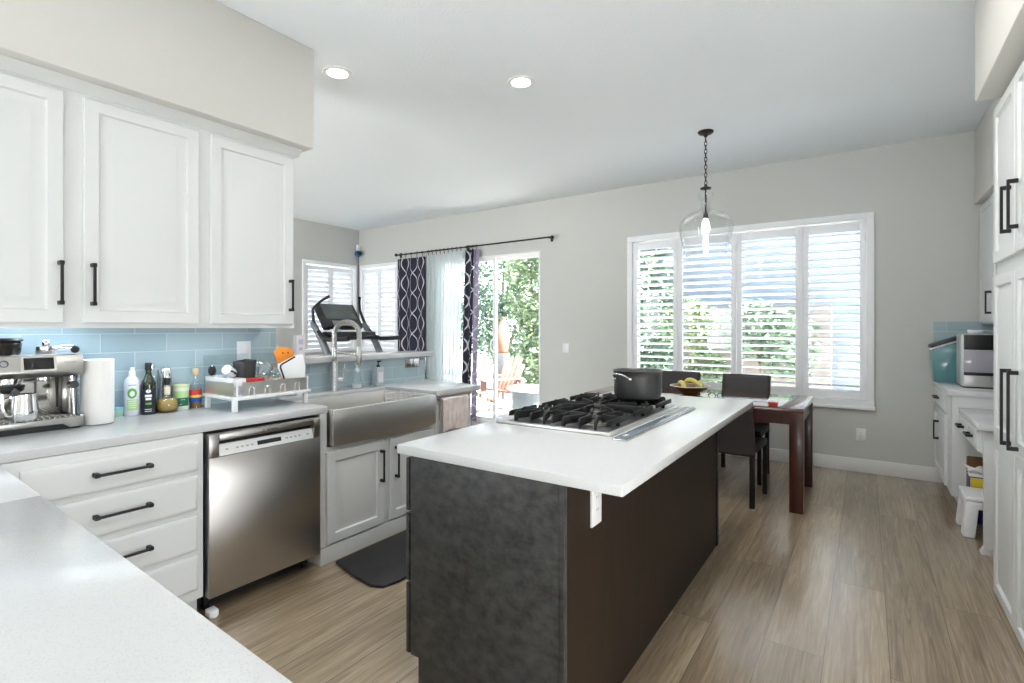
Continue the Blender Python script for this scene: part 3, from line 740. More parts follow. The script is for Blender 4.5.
def wall_plate(label, center, nrm, w, h, mtl, kind='switch', n=1, tilt=None):
    t = thing('light_switch' if kind == 'switch' else 'wall_outlet', label, kind, center)
    nx, ny = nrm; M = Matrix(((-ny, 0, nx, 0), (nx, 0, ny, 0), (0, 1, 0, 0), (0, 0, 0, 1)))
    obj('plate', MB().box(-w / 2, w / 2, -h / 2, h / 2, .0005, .0065, .002, 2, M), mtl, t, w=False)
    for i in range(n):
        cx = (i - (n - 1) / 2) * .046
        if kind == 'switch': obj('rocker', MB().box(cx - .016, cx + .016, -.033, .033, .006, .010, .0015, 2, M), mtl, t, w=False)
        else:
            sk_ = obj('socket', MB().box(cx - .016, cx + .016, -.032, .032, .006, .008, .001, 2, M), mtl, t, w=False)
            for dz in (-.019, .012):
                for dx in (-.006, .006): obj('slot', MB().box(cx + dx - .001, cx + dx + .001, dz, dz + .009, .0079, .0084, 0, 1, M), BLACKP, sk_, w=False)
    return t
wall_plate('white switch plate on the blue tiles behind the dish rack', (LW + .008, 1.735, 1.228), (1, 0), .088, .118, WHITEP, 'switch', 1)
wall_plate('silver double outlet plate on the tiled half wall under the ledge', (LW + .008, 3.20, 1.068), (1, 0), .16, .078, NICKEL, 'outlet', 2)
wall_plate('white light switch on the far wall right of the sliding door', (-3.213, FW, 1.11), (0, -1), .085, .118, WHITEP, 'switch', 1)
wall_plate('white wall outlet low on the far wall below the window corner', (-.039, FW, .357), (0, -1), .075, .118, WHITEP, 'outlet', 1)

# towel and its rail
tr = thing('towel_rail', 'slim steel rail on the end cabinet carrying the towel', 'rail', (XB, 2.97, .86))
m = MB(); m.tube([(XB + .03, 2.80, .845), (XB + .03, 3.15, .845)], .005, 10)
obj('rail', m, NICKEL, tr)
for y in (2.81, 3.14): obj('bracket', MB().cyl((XB + .0005, y, .845), (XB + .03, y, .845), .005, .005, 10), NICKEL, tr)
def towel_pt(a, b):
    y = 2.825 + a * .29 + .006 * math.sin(b * 7) * (a - .5)
    fold = .004 * math.sin(a * 19 + b * 2) * (0.3 + min(1, b * 1.5)) + .003 * math.sin(a * 41 + 1)
    if b < .5:   # front drop
        z = .605 + .014 * math.sin(a * 5) + (.845 - .605) * (b / .44) if b < .44 else .845 + .009 * math.sin((b - .44) / .06 * PI / 2)
        x = XB + .043 + fold if b < .44 else XB + .043 - .011 * ((b - .44) / .06)
        return (x, y, min(z, .8535))
    q = (b - .5) / .5
    return (XB + .030 - .012 * min(1, q / .1) , y, .8535 - q * .16)
tag(obj('hand_towel', MB().grid(towel_pt, 36, 50), PINKT, solid=.005), 'pale pink mottled hand towel draped over the rail at the worktop end', 'towel')

# anti-fatigue mat
tag(obj('floor_mat', MB().prism([(-2.545, 1.90), (-2.30, 1.845), (-2.16, 1.83), (-2.09, 1.86), (-2.07, 1.95), (-2.07, 2.62), (-2.10, 2.70), (-2.2, 2.73), (-2.545, 2.72)], 2, .0005, .018, .006), RUBBER), 'black cushioned kitchen mat on the floor in front of the sink', 'mat')

# ------------------------------------------------------------------ island
isl = thing('kitchen_island', 'dark wood kitchen island base under the white quartz top', 'island', (-1.1, 2.4, 0))
IX0, IX1, IY0, IY1 = -1.447, -.776, 1.421, 3.45
cb = MB(); cb.box(IX0 - .010, IX1 - .018, IY0 + .0185, IY1 - .0185, .10, .878); cb.box(-1.39, IX1 - .018, IY0 + .018, IY1 - .018, 0, .10)
obj('carcass', cb, ESPR, isl)
obj('end_panel', MB().prism([(IX0, .115), (-1.405, .115), (-1.405, 0), (IX1 - .02, 0), (IX1 - .02, .878), (IX0, .878)], 1, IY0, IY0 + .018, .0015), CHAR, isl)
obj('corner_post', MB().box(IX1 - .0195, IX1, IY0 - .001, IY0 + .02, 0, .878, .001), CHAR, isl)
obj('far_panel', MB().prism([(IX0, .115), (-1.405, .115), (-1.405, 0), (IX1, 0), (IX1, .878), (IX0, .878)], 1, IY1 - .018, IY1, .0015), CHAR, isl)
obj('back_panel', MB().box(IX1 - .018, IX1 - .001, IY0 + .0205, IY1 - .0185, 0, .878), ESPR, isl)
obj('panel_edge', MB().box(IX1 - .001, IX1 + .004, IY1 - .045, IY1, 0, .878, .001), BLACKM, isl)
for k in range(3):
    a = IY0 + .003 + k * .672
    for z0, z1 in ((.115, .385), (.395, .655), (.665, .868)):
        d = obj('drawer', MB().panel((IX0 - .010, a + .664, z0), (0, -1, 0), UZ, (-1, 0, 0), .664, z1 - z0, slab_prof(.004)), CHAR, isl)
        obj('handle', pull(MB(), (IX0 - .029, a + .23, z1 - .045), (IX0 - .029, a + .43, z1 - .045), (-1, 0, 0)), NICKEL, d)
tag(obj('island_worktop', MB().box(-1.517, -.581, 1.416, 3.528, .879, .914, .003), QUARTZ), 'long white quartz island top carrying the gas cooktop', 'worktop')
def side_outlet(label, y, z0, z1, w):
    t = thing('wall_outlet', label, 'outlet', (IX1, y, z0))
    obj('plate', MB().box(0.0005, .009, -w / 2, w / 2, 0, z1 - z0, .002), WHITEP, t, w=False)
    s_ = obj('socket', MB().box(.009, .011, -w * .27, w * .27, .02, z1 - z0 - .02, .001), WHITEP, t, w=False)
    for zz in (.32, .6):
        for dy in (-.006, .006): obj('slot', MB().box(.0108, .0113, dy - .001, dy + .001, (z1 - z0) * zz, (z1 - z0) * zz + .009), BLACKP, s_, w=False)
side_outlet('white outlet on the island side just under the near end of its top', 1.64, .690, .845, .078)
side_outlet('small white outlet on the island side near its far end by the chair', 3.245, .735, .845, .075)

# ------------------------------------------------------------------ gas cooktop
CX0, CX1, CY0, CY1, CZ = -1.475, -.880, 2.015, 2.975, .914
ck = thing('gas_cooktop', 'stainless five burner gas cooktop with black cast iron grates on the island', 'cooktop', ((CX0 + CX1) / 2, (CY0 + CY1) / 2, CZ))
m = MB(); m.box(CX0, CX1, CY0, CY1, CZ + .0005, CZ + .014, .004); obj('tray', m, STEEL, ck)
m = MB(); m.box(CX0 + .06, CX1 - .018, CY0 + .018, CY1 - .018, CZ + .0135, CZ + .016, .001); obj('spill_plate', m, mat('dark_steel_plate', (.20, .20, .20), .3, .9), ck)
burn = [(-1.288, 2.183, .040), (-1.288, 2.808, .036), (-1.035, 2.183, .046), (-1.035, 2.808, .040), (-1.165, 2.495, .056)]
for x, y, r in burn:
    bo = obj('burner', MB().lathe([(0, 0), (r + .012, 0), (r + .012, .008), (r, .012), (r, .022), (r * .6, .024), (0, .024)], (x, y, CZ + .016), 28), mat('burner_alloy', (.42, .40, .36), .4, .9), ck)
    obj('burner_cap', MB().lathe([(0, 0), (r * .92, 0), (r * .96, .004), (r * .9, .010), (0, .012)], (x, y, CZ + .0405), 28), IRON, bo)
def grate(y0, y1, fingers):
    m = MB(); zb, zt = CZ + .026, CZ + .0615; x0, x1 = CX0 + .045, CX1 - .03; w = .005
    for xx in (x0 + w, x1 - w): m.box(xx - w, xx + w, y0 + .03, y1 - .03, zb + .006, zt - .006, .0015)
    cy = (y0 + y1) / 2; xm = (x0 + x1) / 2
    if len(fingers) == 2: m.box(xm - .005, xm + .005, y0, y1, zb, zt - .004, .0015)
    def blade(px, py, qx, qy):
        """upright plate from the rim at p rising to full height and ending over the burner at q"""
        d = Vector((qx - px, qy - py, 0)); L = d.length; a = math.atan2(d.y, d.x)
        k = MB(); k.prism([(0, CZ + .0162), (.014, CZ + .0162), (.02, zb), (L - .006, zb + .004), (L, zt - .012), (L - .004, zt), (.012, zt), (0, zt - .010)], 1, -.0052, .0052, .0012)
        bmesh.ops.transform(k.bm, matrix=Matrix.Translation((px, py, 0)) @ Matrix.Rotation(a, 4, 'Z'), verts=k.bm.verts)
        t_ = bpy.data.meshes.new('t'); k.bm.to_mesh(t_); m.bm.from_mesh(t_); bpy.data.meshes.remove(t_); k.bm.free()
    for n_, (cx_, r) in enumerate(fingers):
        lo = x0 if (n_ == 0) else xm; hi = x1 if (n_ == len(fingers) - 1) else xm
        q = r * .55
        for px, py, tx, ty in ((lo, cy, -1, 0), (hi, cy, 1, 0), (cx_, y0, 0, -1), (cx_, y1, 0, 1)): blade(px, py, cx_ + tx * q, cy + ty * q)
        for sx in (-1, 1):
            for sy in (-1, 1):
                bx_ = lo if sx < 0 else hi; by_ = y0 if sy < 0 else y1
                blade(cx_ + (bx_ - cx_) * .62, by_, cx_ + sx * q * .95, cy + sy * q * .95)
    return obj('grate', m, IRON, ck)
grate(2.030, 2.335, [(-1.288, .06), (-1.035, .06)])
grate(2.340, 2.650, [(-1.165, .08)])
grate(2.655, 2.960, [(-1.288, .06), (-1.035, .06)])
for k in range(5):
    y = 2.30 + k * .095
    kb = obj('knob', MB().lathe([(0, 0), (.017, 0), (.017, .004), (.014, .006), (.013, .022), (.011, .025), (0, .025)], (-1.452, y, CZ + .0142), 20), BLACKP, ck)
dv = thing('downdraft_vent', 'narrow glass topped steel downdraft vent strip beside the cooktop', 'vent', (-.83, 2.46, CZ))
obj('trim_frame', MB().box(-.852, -.790, 1.962, 2.985, CZ + .0005, CZ + .008, .002), NICKEL, dv)
obj('cover', MB().box(-.846, -.796, 1.968, 2.979, CZ + .008, CZ + .0105, .001), mat('tinted_glass_strip', (.24, .28, .34), .16, .5), dv)
obj('control_mark', MB().box(-.832, -.816, 2.02, 2.06, CZ + .0105, CZ + .0109), mat('grey_print2', (.5, .5, .5), .5), dv)
# stock pot on the far right burner
pt = thing('stock_pot', 'dark hard anodised stock pot on the cooktop grate', 'pot', (-1.055, 2.785, CZ + .0618))
o = MB().lathe([(0, 0), (.105, 0), (.124, .012), (.133, .045), (.131, .125), (.135, .152), (.140, .158), (.135, .160), (.129, .154), (.126, .13), (.128, .05), (.118, .016), (0, .010)], (0, 0, 0), 48)
obj('body', o, POTM, pt, w=False)
for sg in (1, -1):
    a = math.radians(-106) if sg > 0 else math.radians(74)
    cs, sn_ = math.cos(a), math.sin(a)
    m = MB(); q = []
    for k in range(9):
        t = -1 + 2 * k / 8; s_ = t * .052; o_ = .132 + .046 * (1 - t ** 4)
        q.append((cs * o_ - sn_ * s_, sn_ * o_ + cs * s_, .118 + .028 * (1 - t ** 4)))
    m.tube(q, .0052, 10)
    for s_ in (-.052, .052):
        m.ball((cs * .134 - sn_ * s_, sn_ * .134 + cs * s_, .118), .011, seg=12)
    obj('handle', m, CHROME, pt, w=False)

# ------------------------------------------------------------------ dining table, chairs and what is on it
tb = thing('dining_table', 'glossy mahogany dining table beyond the island', 'table', (-1.265, 4.77, 0))
TX, TY = .889, .440
obj('tabletop', MB().box(-TX, TX, -TY, TY, .742, .775, .003), MAHOT, tb, w=False)
m = MB(); m.box(-TX + .09, TX - .09, -TY + .018, -TY + .04, .650, .7415); m.box(-TX + .09, TX - .09, TY - .04, TY - .018, .650, .7415)
m.box(-TX + .018, -TX + .04, -TY + .09, TY - .09, .650, .7415); m.box(TX - .04, TX - .018, -TY + .09, TY - .09, .650, .7415)
obj('apron', m, MAHO, tb, w=False)
for sx in (-1, 1):
    for sy in (-1, 1):
        a, b = sorted((sx * (TX - .004), sx * (TX - .096))); c, d = sorted((sy * (TY - .004), sy * (TY - .096)))
        obj('leg', MB().box(a, b, c, d, 0, .7415, .003), MAHO, tb, w=False)

def make_chair(label, loc, rz, rise=.525):
    """leather covered dining chair; the back is at local -y, the seat looks to +y"""
    t = thing('dining_chair', label, 'chair', loc, rz, 'leather dining chairs')
    W = .215
    obj('seat', MB().box(-W, W, -.20, .235, .405, .465, .018, 3), LEATH, t, w=False)
    def bp(side):
        def fn(a, b):
            x = (a - .5) * 2 * W; z = .39 + b * rise
            y = -.215 - .075 * (b ** 1.6) - .018 * (1 - (x / W) ** 2) * b
            return (x, y, z)
        return fn
    g = MB().grid(bp(0), 12, 16)
    bk = obj('backrest', g, LEATHT, t, w=False, solid=.032)
    for sx in (-1, 1):
        obj('leg', MB().prism([(sx * (W - .002), -.238), (sx * (W - .036), -.238), (sx * (W - .036), -.202), (sx * (W - .002), -.202)], 2, 0, .41, .002), LEATH, t, w=False)
        obj('leg', MB().prism([(sx * (W - .002), .232), (sx * (W - .034), .232), (sx * (W - .034), .20), (sx * (W - .002), .20)], 2, 0, .41, .002), LEATH, t, w=False)
    return t
make_chair('low backed dark chair between the island end and the mahogany table', (-.897, 4.50, 0), math.radians(-3), .37)
ch0 = make_chair('dark leather dining chair across the table, right of the fruit bowl', (-.965, 5.16, 0), PI)
dup(ch0, (-1.61, 5.16, 0), PI, 'dark leather dining chair across the table, directly behind the fruit bowl', 'leather dining chairs')

bw = thing('fruit_bowl', 'shallow brown bowl with pale rim holding bananas on the dining table', 'bowl', (-1.30, 4.72, .7755))
obj('bowl', MB().lathe([(0, 0), (.06, 0), (.065, .006), (.11, .032), (.168, .074), (.172, .078), (.166, .078), (.106, .04), (.05, .014), (0, .012)], (0, 0, 0), 40), mat('brown_glazed_bowl', (.16, .075, .022), .3, var=.3, vscale=8), bw, w=False)
obj('rim', MB().tube([(.170 * math.cos(2 * PI * k / 48), .170 * math.sin(2 * PI * k / 48), .0785) for k in range(48)], .0038, 8, closed=True), mat('cream_rim', (.78, .72, .58), .4), bw, w=False)
BAN = mat('banana_skin', (.72, .62, .16), .5, var=.12, vscale=14); BTIP = mat('banana_tip', (.20, .17, .05), .7)
def banana(label, loc, rz, lean):
    t = thing('banana', label, 'banana', loc, rz, 'bananas in the bowl')
    p = []; r = []
    for k in range(13):
        a = math.radians(-52 + 104 * k / 12); p.append((.10 * math.sin(a), lean * .02 * math.cos(a), -.055 + .10 * math.cos(a) + .02))
        f = abs(k / 12 - .5) * 2; r.append(.021 * (1 - f ** 4 * .72))
    obj('skin', MB().tube(p, r, 7), BAN, t, w=False)
    q = Vector(p[-1]); obj('stem', MB().tube([q, q + Vector((.012, 0, .013)), q + Vector((.018, 0, .026))], [.006, .005, .006], 7), BTIP, t, w=False)
banana('banana lying left in the brown bowl', (-1.35, 4.695, .817), 2.2, 1)
banana('banana lying on the middle of the bowl', (-1.30, 4.71, .839), 2.7, -1)
lm = thing('pear', 'pale green pear at the right of the fruit bowl', 'fruit', (-1.22, 4.745, .819))
obj('flesh', MB().lathe([(0, 0), (.02, .002), (.036, .022), (.036, .042), (.022, .068), (.014, .082), (0, .088)]), mat('pale_green_pear', (.62, .66, .30), .45), lm, w=False)
obj('stem', MB().tube([(0, 0, .086), (.003, 0, .104)], .002, 6), BTIP, lm, w=False)
gl = thing('eyeglasses', 'thin black eyeglasses lying on the table right of the fruit bowl', 'glasses', (-1.035, 4.545, .7755), .3)
for sx in (-1, 1):
    obj('rim', MB().tube([(sx * .034 + .027 * math.cos(t), 0, .026 + .022 * math.sin(t)) for t in [2 * PI * k / 20 for k in range(20)]], .003, 7, closed=True), BLACKP, gl, w=False)
    obj('temple_arm', MB().tube([(sx * .063, .002, .034), (sx * .066, .06, .02), (sx * .06, .13, .0035)], .0025, 6), BLACKP, gl, w=False)
obj('bridge', MB().tube([(-.008, 0, .03), (0, -.002, .034), (.008, 0, .03)], .0025, 6), BLACKP, gl, w=False)
tag(obj('magazine', MB().box(-.17, .17, -.11, .11, 0, .005, .001, 2, Matrix.Translation((-.84, 4.66, .7757)) @ Matrix.Rotation(.12, 4, 'Z')), mat('glossy_grey_print', (.42, .40, .47), .15, var=.4, vscale=18)), 'glossy grey printed magazine lying on the table before the right chair', 'magazine')
tag(obj('remote_control', MB().box(-.02, .02, -.085, .085, 0, .016, .004, 2, Matrix.Translation((-1.48, 4.505, .7757)) @ Matrix.Rotation(1.2, 4, 'Z')), BLACKP), 'small black gadget on the table between the pot and the bowl', 'gadget')
nb = thing('red_dish', 'small red square dish on the table at the island corner', 'dish', (-.585, 4.39, .7757), .1)
obj('bowl', MB().lathe([(0, 0), (.034, 0), (.040, .004), (.052, .026), (.054, .028), (.050, .028), (.037, .008), (0, .006)], (0, 0, 0), 4, M=Matrix.Rotation(PI / 4, 4, 'Z')), mat('coral_red_ceramic', (.62, .10, .08), .3), nb, w=False)

# ------------------------------------------------------------------ lamps
def recessed(label, x, y, group='recessed ceiling lights', power=None):
    t = thing('ceiling_light', label, 'ceiling light', (x, y, CH), 0, group)
    obj('trim_ring', MB().lathe([(.066, -.001), (.066, -.006), (.090, -.009), (.096, -.004), (.096, -.0005)], (0, 0, 0), 36), TRIM, t, w=False)
    obj('lens', MB().lathe([(0, -.004), (.066, -.004), (.066, -.001), (0, -.001)], (0, 0, 0), 36), LED, t, w=False)
    l = bpy.data.lights.new('can_lamp', 'AREA'); l.shape = 'DISK'; l.size = .13; l.energy = power or CAN_POWER; l.color = (1.0, .985, .96)
    lo = bpy.data.objects.new('can_lamp', l); C.objects.link(lo); lo.parent = t; lo.location = (0, 0, -.012)
recessed('recessed ceiling light close to the left soffit corner', -2.905, 2.185, power=3.5)
recessed('recessed ceiling light in the open ceiling above the island', -1.967, 2.983, power=6.5)
for x, y, w_ in ((-.50, 2.05, 6), (-.35, 2.72, 9), (-2.1, -1.4, 3), (-.4, -1.4, 3), (-5.2, 1.2, 3.5)):  # unseen ceiling lamps added as fill for the room
    recessed('recessed ceiling light added out of view to brighten the kitchen and family room', x, y, 'added unseen ceiling lights', w_)

pd = thing('pendant_lamp', 'clear blown glass pendant lamp on a dark chain above the dining table', 'pendant lamp', (-1.145, 4.64, 2.01))
DK = mat('dark_bronze', (.045, .04, .038), .4, .8)
obj('canopy', MB().lathe([(0, 1.0595), (.065, 1.0595), (.066, 1.052), (.055, 1.04), (.02, 1.03), (.012, 1.012), (0, 1.01)]), DK, pd, w=False)
m = MB(); z = 1.012; i = 0
while z > .60:
    q = [(.011 * math.cos(t) * (1 if i % 2 else 0), .011 * math.cos(t) * (0 if i % 2 else 1), z - .022 + .022 * math.sin(t)) for t in [2 * PI * k / 12 for k in range(12)]]
    m.tube(q, .0034, 6, closed=True); z -= .034; i += 1
obj('chain', m, DK, pd, w=False)
m = MB().lathe([(0, .60), (.012, .598), (.014, .585), (.045, .572), (.046, .563), (.02, .556), (.008, .553), (.008, .36), (.02, .355), (.022, .31), (.018, .305), (0, .305)])
obj('stem', m, DK, pd, w=False)
gp = [(.022, .555), (.045, .545), (.060, .52), (.061, .50), (.052, .475), (.038, .455), (.034, .43), (.042, .395), (.075, .372), (.13, .350), (.185, .312), (.212, .265), (.217, .225), (.208, .155), (.188, .07), (.165, .0), (.158, -.02)]
def smooth(pr, n=4):
    out = []
    for i in range(len(pr) - 1):
        p0, p1, p2, p3 = pr[max(i - 1, 0)], pr[i], pr[i + 1], pr[min(i + 2, len(pr) - 1)]
        for k in range(n):
            t = k / n
            out.append(tuple(.5 * (2 * p1[j] + (p2[j] - p0[j]) * t + (2 * p0[j] - 5 * p1[j] + 4 * p2[j] - p3[j]) * t * t + (3 * p1[j] - p0[j] - 3 * p2[j] + p3[j]) * t ** 3) for j in (0, 1)))
    return out + [pr[-1]]
obj('glass_shade', MB().lathe(smooth(gp), seg=56), CGLASS, pd, w=False, ang=180, solid=.005)
obj('bulb', MB().lathe(smooth([(0, .165), (.012, .172), (.030, .20), (.033, .235), (.026, .275), (.016, .302), (.013, .312)]), seg=24), BULB, pd, w=False)

# ------------------------------------------------------------------ right side: pantry, desk, far cabinets
XP = .56
pn = thing('pantry_cabinet', 'tall white pantry cabinet with long black pulls at the right edge', 'cabinet', (.85, 3.0, 0))
obj('carcass', MB().box(XP, RW - .002, 1.30, 3.605, 0, 2.515, .002), CABW, pn)
TWO = DOORP
def tall_door(y0, y1, hy):
    m = MB()
    m.panel((XP, y0, .02), UY, UZ, (-1, 0, 0), y1 - y0, .80, DOORP); m.panel((XP, y0, .8195), UY, UZ, (-1, 0, 0), y1 - y0, .815, DOORP)
    o = obj('door', m, CABW, pn)
    obj('handle', pull(MB(), (XP - .019, hy, .838), (XP - .019, hy, 1.185), (-1, 0, 0)), BLACKM, o)
    door_x(pn, XP, y0, y1, 1.70, 2.49, -1, None, hy, (1.80, 2.015), 'upper_door')
tall_door(3.145, 3.595, 3.205); tall_door(2.68, 3.135, 3.07); tall_door(2.215, 2.67, 2.27); tall_door(1.75, 2.205, 2.14)

fc = thing('base_cabinet', 'white base cabinet in the far right corner with drawer and door', 'cabinet', (.85, 5.4, 0))
cb = MB(); cb.box(.52, RW - .002, 4.955, FW - .018, .135, .873); cb.box(.59, RW - .002, 4.975, FW - .018, 0, .135)
obj('carcass', cb, CABW, fc)
door_x(fc, .52, 5.20, 5.90, .72, .86, -1, slab_prof(.012), (5.55, 5.69), None, 'drawer', None, .79)
door_x(fc, .52, 5.20, 5.90, .15, .70, -1, None, 5.58, (.44, .60))
tag(obj('worktop', MB().box(.487, RW - .002, 4.94, FW - .010, .8735, .914, .004), QUARTZ), 'short quartz worktop in the far right corner under the teal bin and ice maker', 'worktop')
dk = thing('built_in_desk', 'low white built-in desk with two small drawers beside the pantry', 'desk', (.85, 4.55, 0))
obj('desktop', MB().box(.556, RW - .002, 4.15, 4.953, .752, .79, .004), QUARTZ, dk)
cb = MB(); cb.box(.59, RW - .002, 4.195, 4.235, 0, .7515, .002); cb.box(.578, RW - .002, 4.236, 4.953, .60, .7515); cb.box(RW - .02, RW - .002, 4.236, 4.953, 0, .60)
cb.prism([(.575, 0), (.575, .012), (.59, .04), (.62, .04), (.62, 0)], 1, 4.188, 4.238)
obj('carcass', cb, CABW, dk)
for y0, y1 in ((4.25, 4.58), (4.60, 4.94)):
    door_x(dk, .578, y0, y1, .615, .745, -1, slab_prof(.012), ((y0 + y1) / 2 - .06, (y0 + y1) / 2 + .06), None, 'drawer', None, .685)
uc = thing('wall_cabinet', 'white wall cabinet in the far right corner above the ice maker', 'cabinet', (.98, 5, 1.4))
obj('carcass', MB().box(.82, RW - .002, 3.70, FW - .012, 1.40, 2.428, .002), CABW, uc)
for y0, y1, hy in ((5.37, 5.91, 5.41), (4.82, 5.36, 4.87), (4.27, 4.81, 4.32)):
    door_x(uc, .82, y0, y1, 1.415, 2.40, -1, None, hy, (1.48, 1.66))

# things on the far right worktop
tn = thing('teal_bin', 'teal translucent storage bin with slanted black lid in the far right corner', 'bin', (.56, 5.68, .9145))
obj('body', MB().prism([(.472, .9145), (.68, .9145), (.68, 1.265), (.640, 1.268), (.455, 1.195)], 1, 5.60, 5.82, .006), TEALP, tn)
obj('lid', MB().prism([(.452, 1.200), (.640, 1.275), (.69, 1.272), (.69, 1.300), (.636, 1.304), (.450, 1.228)], 1, 5.595, 5.825, .004), BLACKP, tn)
obj('rim', MB().prism([(.448, 1.186), (.642, 1.262), (.642, 1.2745), (.448, 1.1985)], 1, 5.590, 5.829, .002), WHITEP, tn)
obj('foot_plate', MB().box(.478, .68, 5.605, 5.815, .9146, .925), BLACKP, tn)
im = thing('ice_maker', 'silver and black countertop ice maker with clear front window', 'ice maker', (.72, 5.3, .9145))
X0, X1, Y0, Y1 = .604, .785, 5.20, 5.50
obj('housing', MB().box(X0, X1, Y0 + .004, Y1, .922, 1.325, .014, 3), SILVP, im)
obj('top_band', MB().box(X0 + .012, X1 + .002, Y0, Y0 + .03, 1.205, 1.318, .004), BLACKP, im)
obj('window', MB().box(X0 + .012, X1 + .002, Y0 + .001, Y0 + .02, 1.035, 1.204, .003), SMOKE, im)
obj('middle_band', MB().box(X0 + .012, X1 + .002, Y0, Y0 + .03, 1.01, 1.034, .003), BLACKP, im)
obj('drip_drawer', MB().box(X0 + .012, X1 - .018, Y0 - .003, Y0 + .02, .925, 1.008, .004), SILVP, im)
obj('foot_base', MB().box(X0 + .01, X1, Y0 + .01, Y1 - .01, .9145, .9225), BLACKP, im)
tag(obj('coffee_canister', MB().lathe([(0, 0), (.055, 0), (.058, .01), (.058, .36), (.05, .395), (.02, .41), (0, .412)], (.868, 5.33, .9145), 32), mat('dull_silver', (.42, .41, .40), .35, .6)), 'grey silver canister half hidden between the ice maker and pantry', 'canister')
sc_ = thing('scoop', 'clear plastic scoop lying on top of the ice maker', 'scoop', (.70, 5.33, 1.3255))
obj('cup', MB().lathe([(0, .0), (.03, .0), (.036, .008), (.038, .03)], (0, 0, 0), 24, sx=1.3), mat('pale_clear_plastic', (.72, .75, .78), .15), sc_, w=False, solid=.002)
obj('handle', MB().tube([(.045, 0, .024), (.09, .01, .02), (.12, .015, .008)], .006, 8), mat('pale_clear_plastic'), sc_, w=False)

# step stool and boxes in the knee hole
st = thing('step_stool', 'white plastic step stool standing by the desk knee hole', 'stool', (.660, 4.640, 0))
def stool_top():
    m = MB(); m.box(-.125, .125, -.155, .155, .232, .262, .012, 3); return m
obj('top', stool_top(), WHITEP, st, w=False)
for sx in (-1, 1):
    for sy in (-1, 1):
        m = MB(); x1_, y1_ = sx * .118, sy * .148
        top = [(x1_, y1_), (x1_ - sx * .07, y1_), (x1_ - sx * .07, y1_ - sy * .085), (x1_, y1_ - sy * .085)]
        bot = [(x1_ + sx * .02, y1_ + sy * .022), (x1_ - sx * .045, y1_ + sy * .022), (x1_ - sx * .045, y1_ - sy * .07), (x1_ + sx * .02, y1_ - sy * .07)]
        vs = [(a, b, 0) for a, b in bot] + [(a, b, .24) for a, b in top]
        v, f = m._faces(vs, [(0, 1, 2, 3), (4, 7, 6, 5)] + [(i, 4 + i, 4 + (i + 1) % 4, (i + 1) % 4) for i in range(4)])
        bmesh.ops.recalc_face_normals(m.bm, faces=f); bmesh.ops.bevel(m.bm, geom=m.bm.edges[:], offset=.010, segments=2, affect='EDGES', profile=.5)
        obj('leg', m, WHITEP, st, w=False)
m = MB(); m.box(-.115, .115, -.15, -.142, .185, .236, .003); m.box(-.115, .115, .142, .15, .185, .236, .003); m.box(-.12, -.112, -.14, .14, .185, .236, .003); m.box(.112, .12, -.14, .14, .185, .236, .003)
obj('skirt', m, WHITEP, st, w=False)
CARD = mat('brown_cardboard', (.20, .105, .05), .85)
bx = thing('cardboard_box', 'tall brown cardboard box at the back of the desk knee hole', 'box', (.80, 4.925, 0))
m = MB(); m.box(.60, 1.02, 4.898, 4.903, .005, .445); m.box(.60, 1.02, 4.945, 4.95, .005, .445); m.box(.60, .605, 4.903, 4.945, .005, .445); m.box(1.015, 1.02, 4.903, 4.945, .005, .445); m.box(.60, 1.02, 4.898, 4.95, 0, .005)
obj('walls', m, CARD, bx)
pk = thing('package', 'blue and yellow printed carton standing behind the step stool', 'box', (.80, 4.86, 0))
bpk = obj('carton', MB().box(.60, 1.00, 4.825, 4.893, 0, .325, .002), mat('blue_carton', (.02, .035, .28), .4), pk)
obj('yellow_panel', MB().prism([(.605, .255), (.715, .255), (.75, .318), (.605, .318)], 1, 4.8235, 4.825), mat('yellow_print', (.75, .58, .03), .4), bpk)
obj('white_edge', MB().box(.60, 1.00, 4.8235, 4.893, .3255, .345, .002), WHITEP, bpk)
def crumple(a, b):
    return (.585 + a * .11 + .012 * math.sin(b * 9), 4.815 + b * .08 + .01 * math.sin(a * 8), .347 + .055 * abs(math.sin(a * 4 + b * 3)) * (1 - abs(b - .5)))
tag(obj('paper_wad', MB().grid(crumple, 8, 8), PAPER, solid=.002, flat=True), 'crumpled white paper on the printed carton under the desk', 'paper')

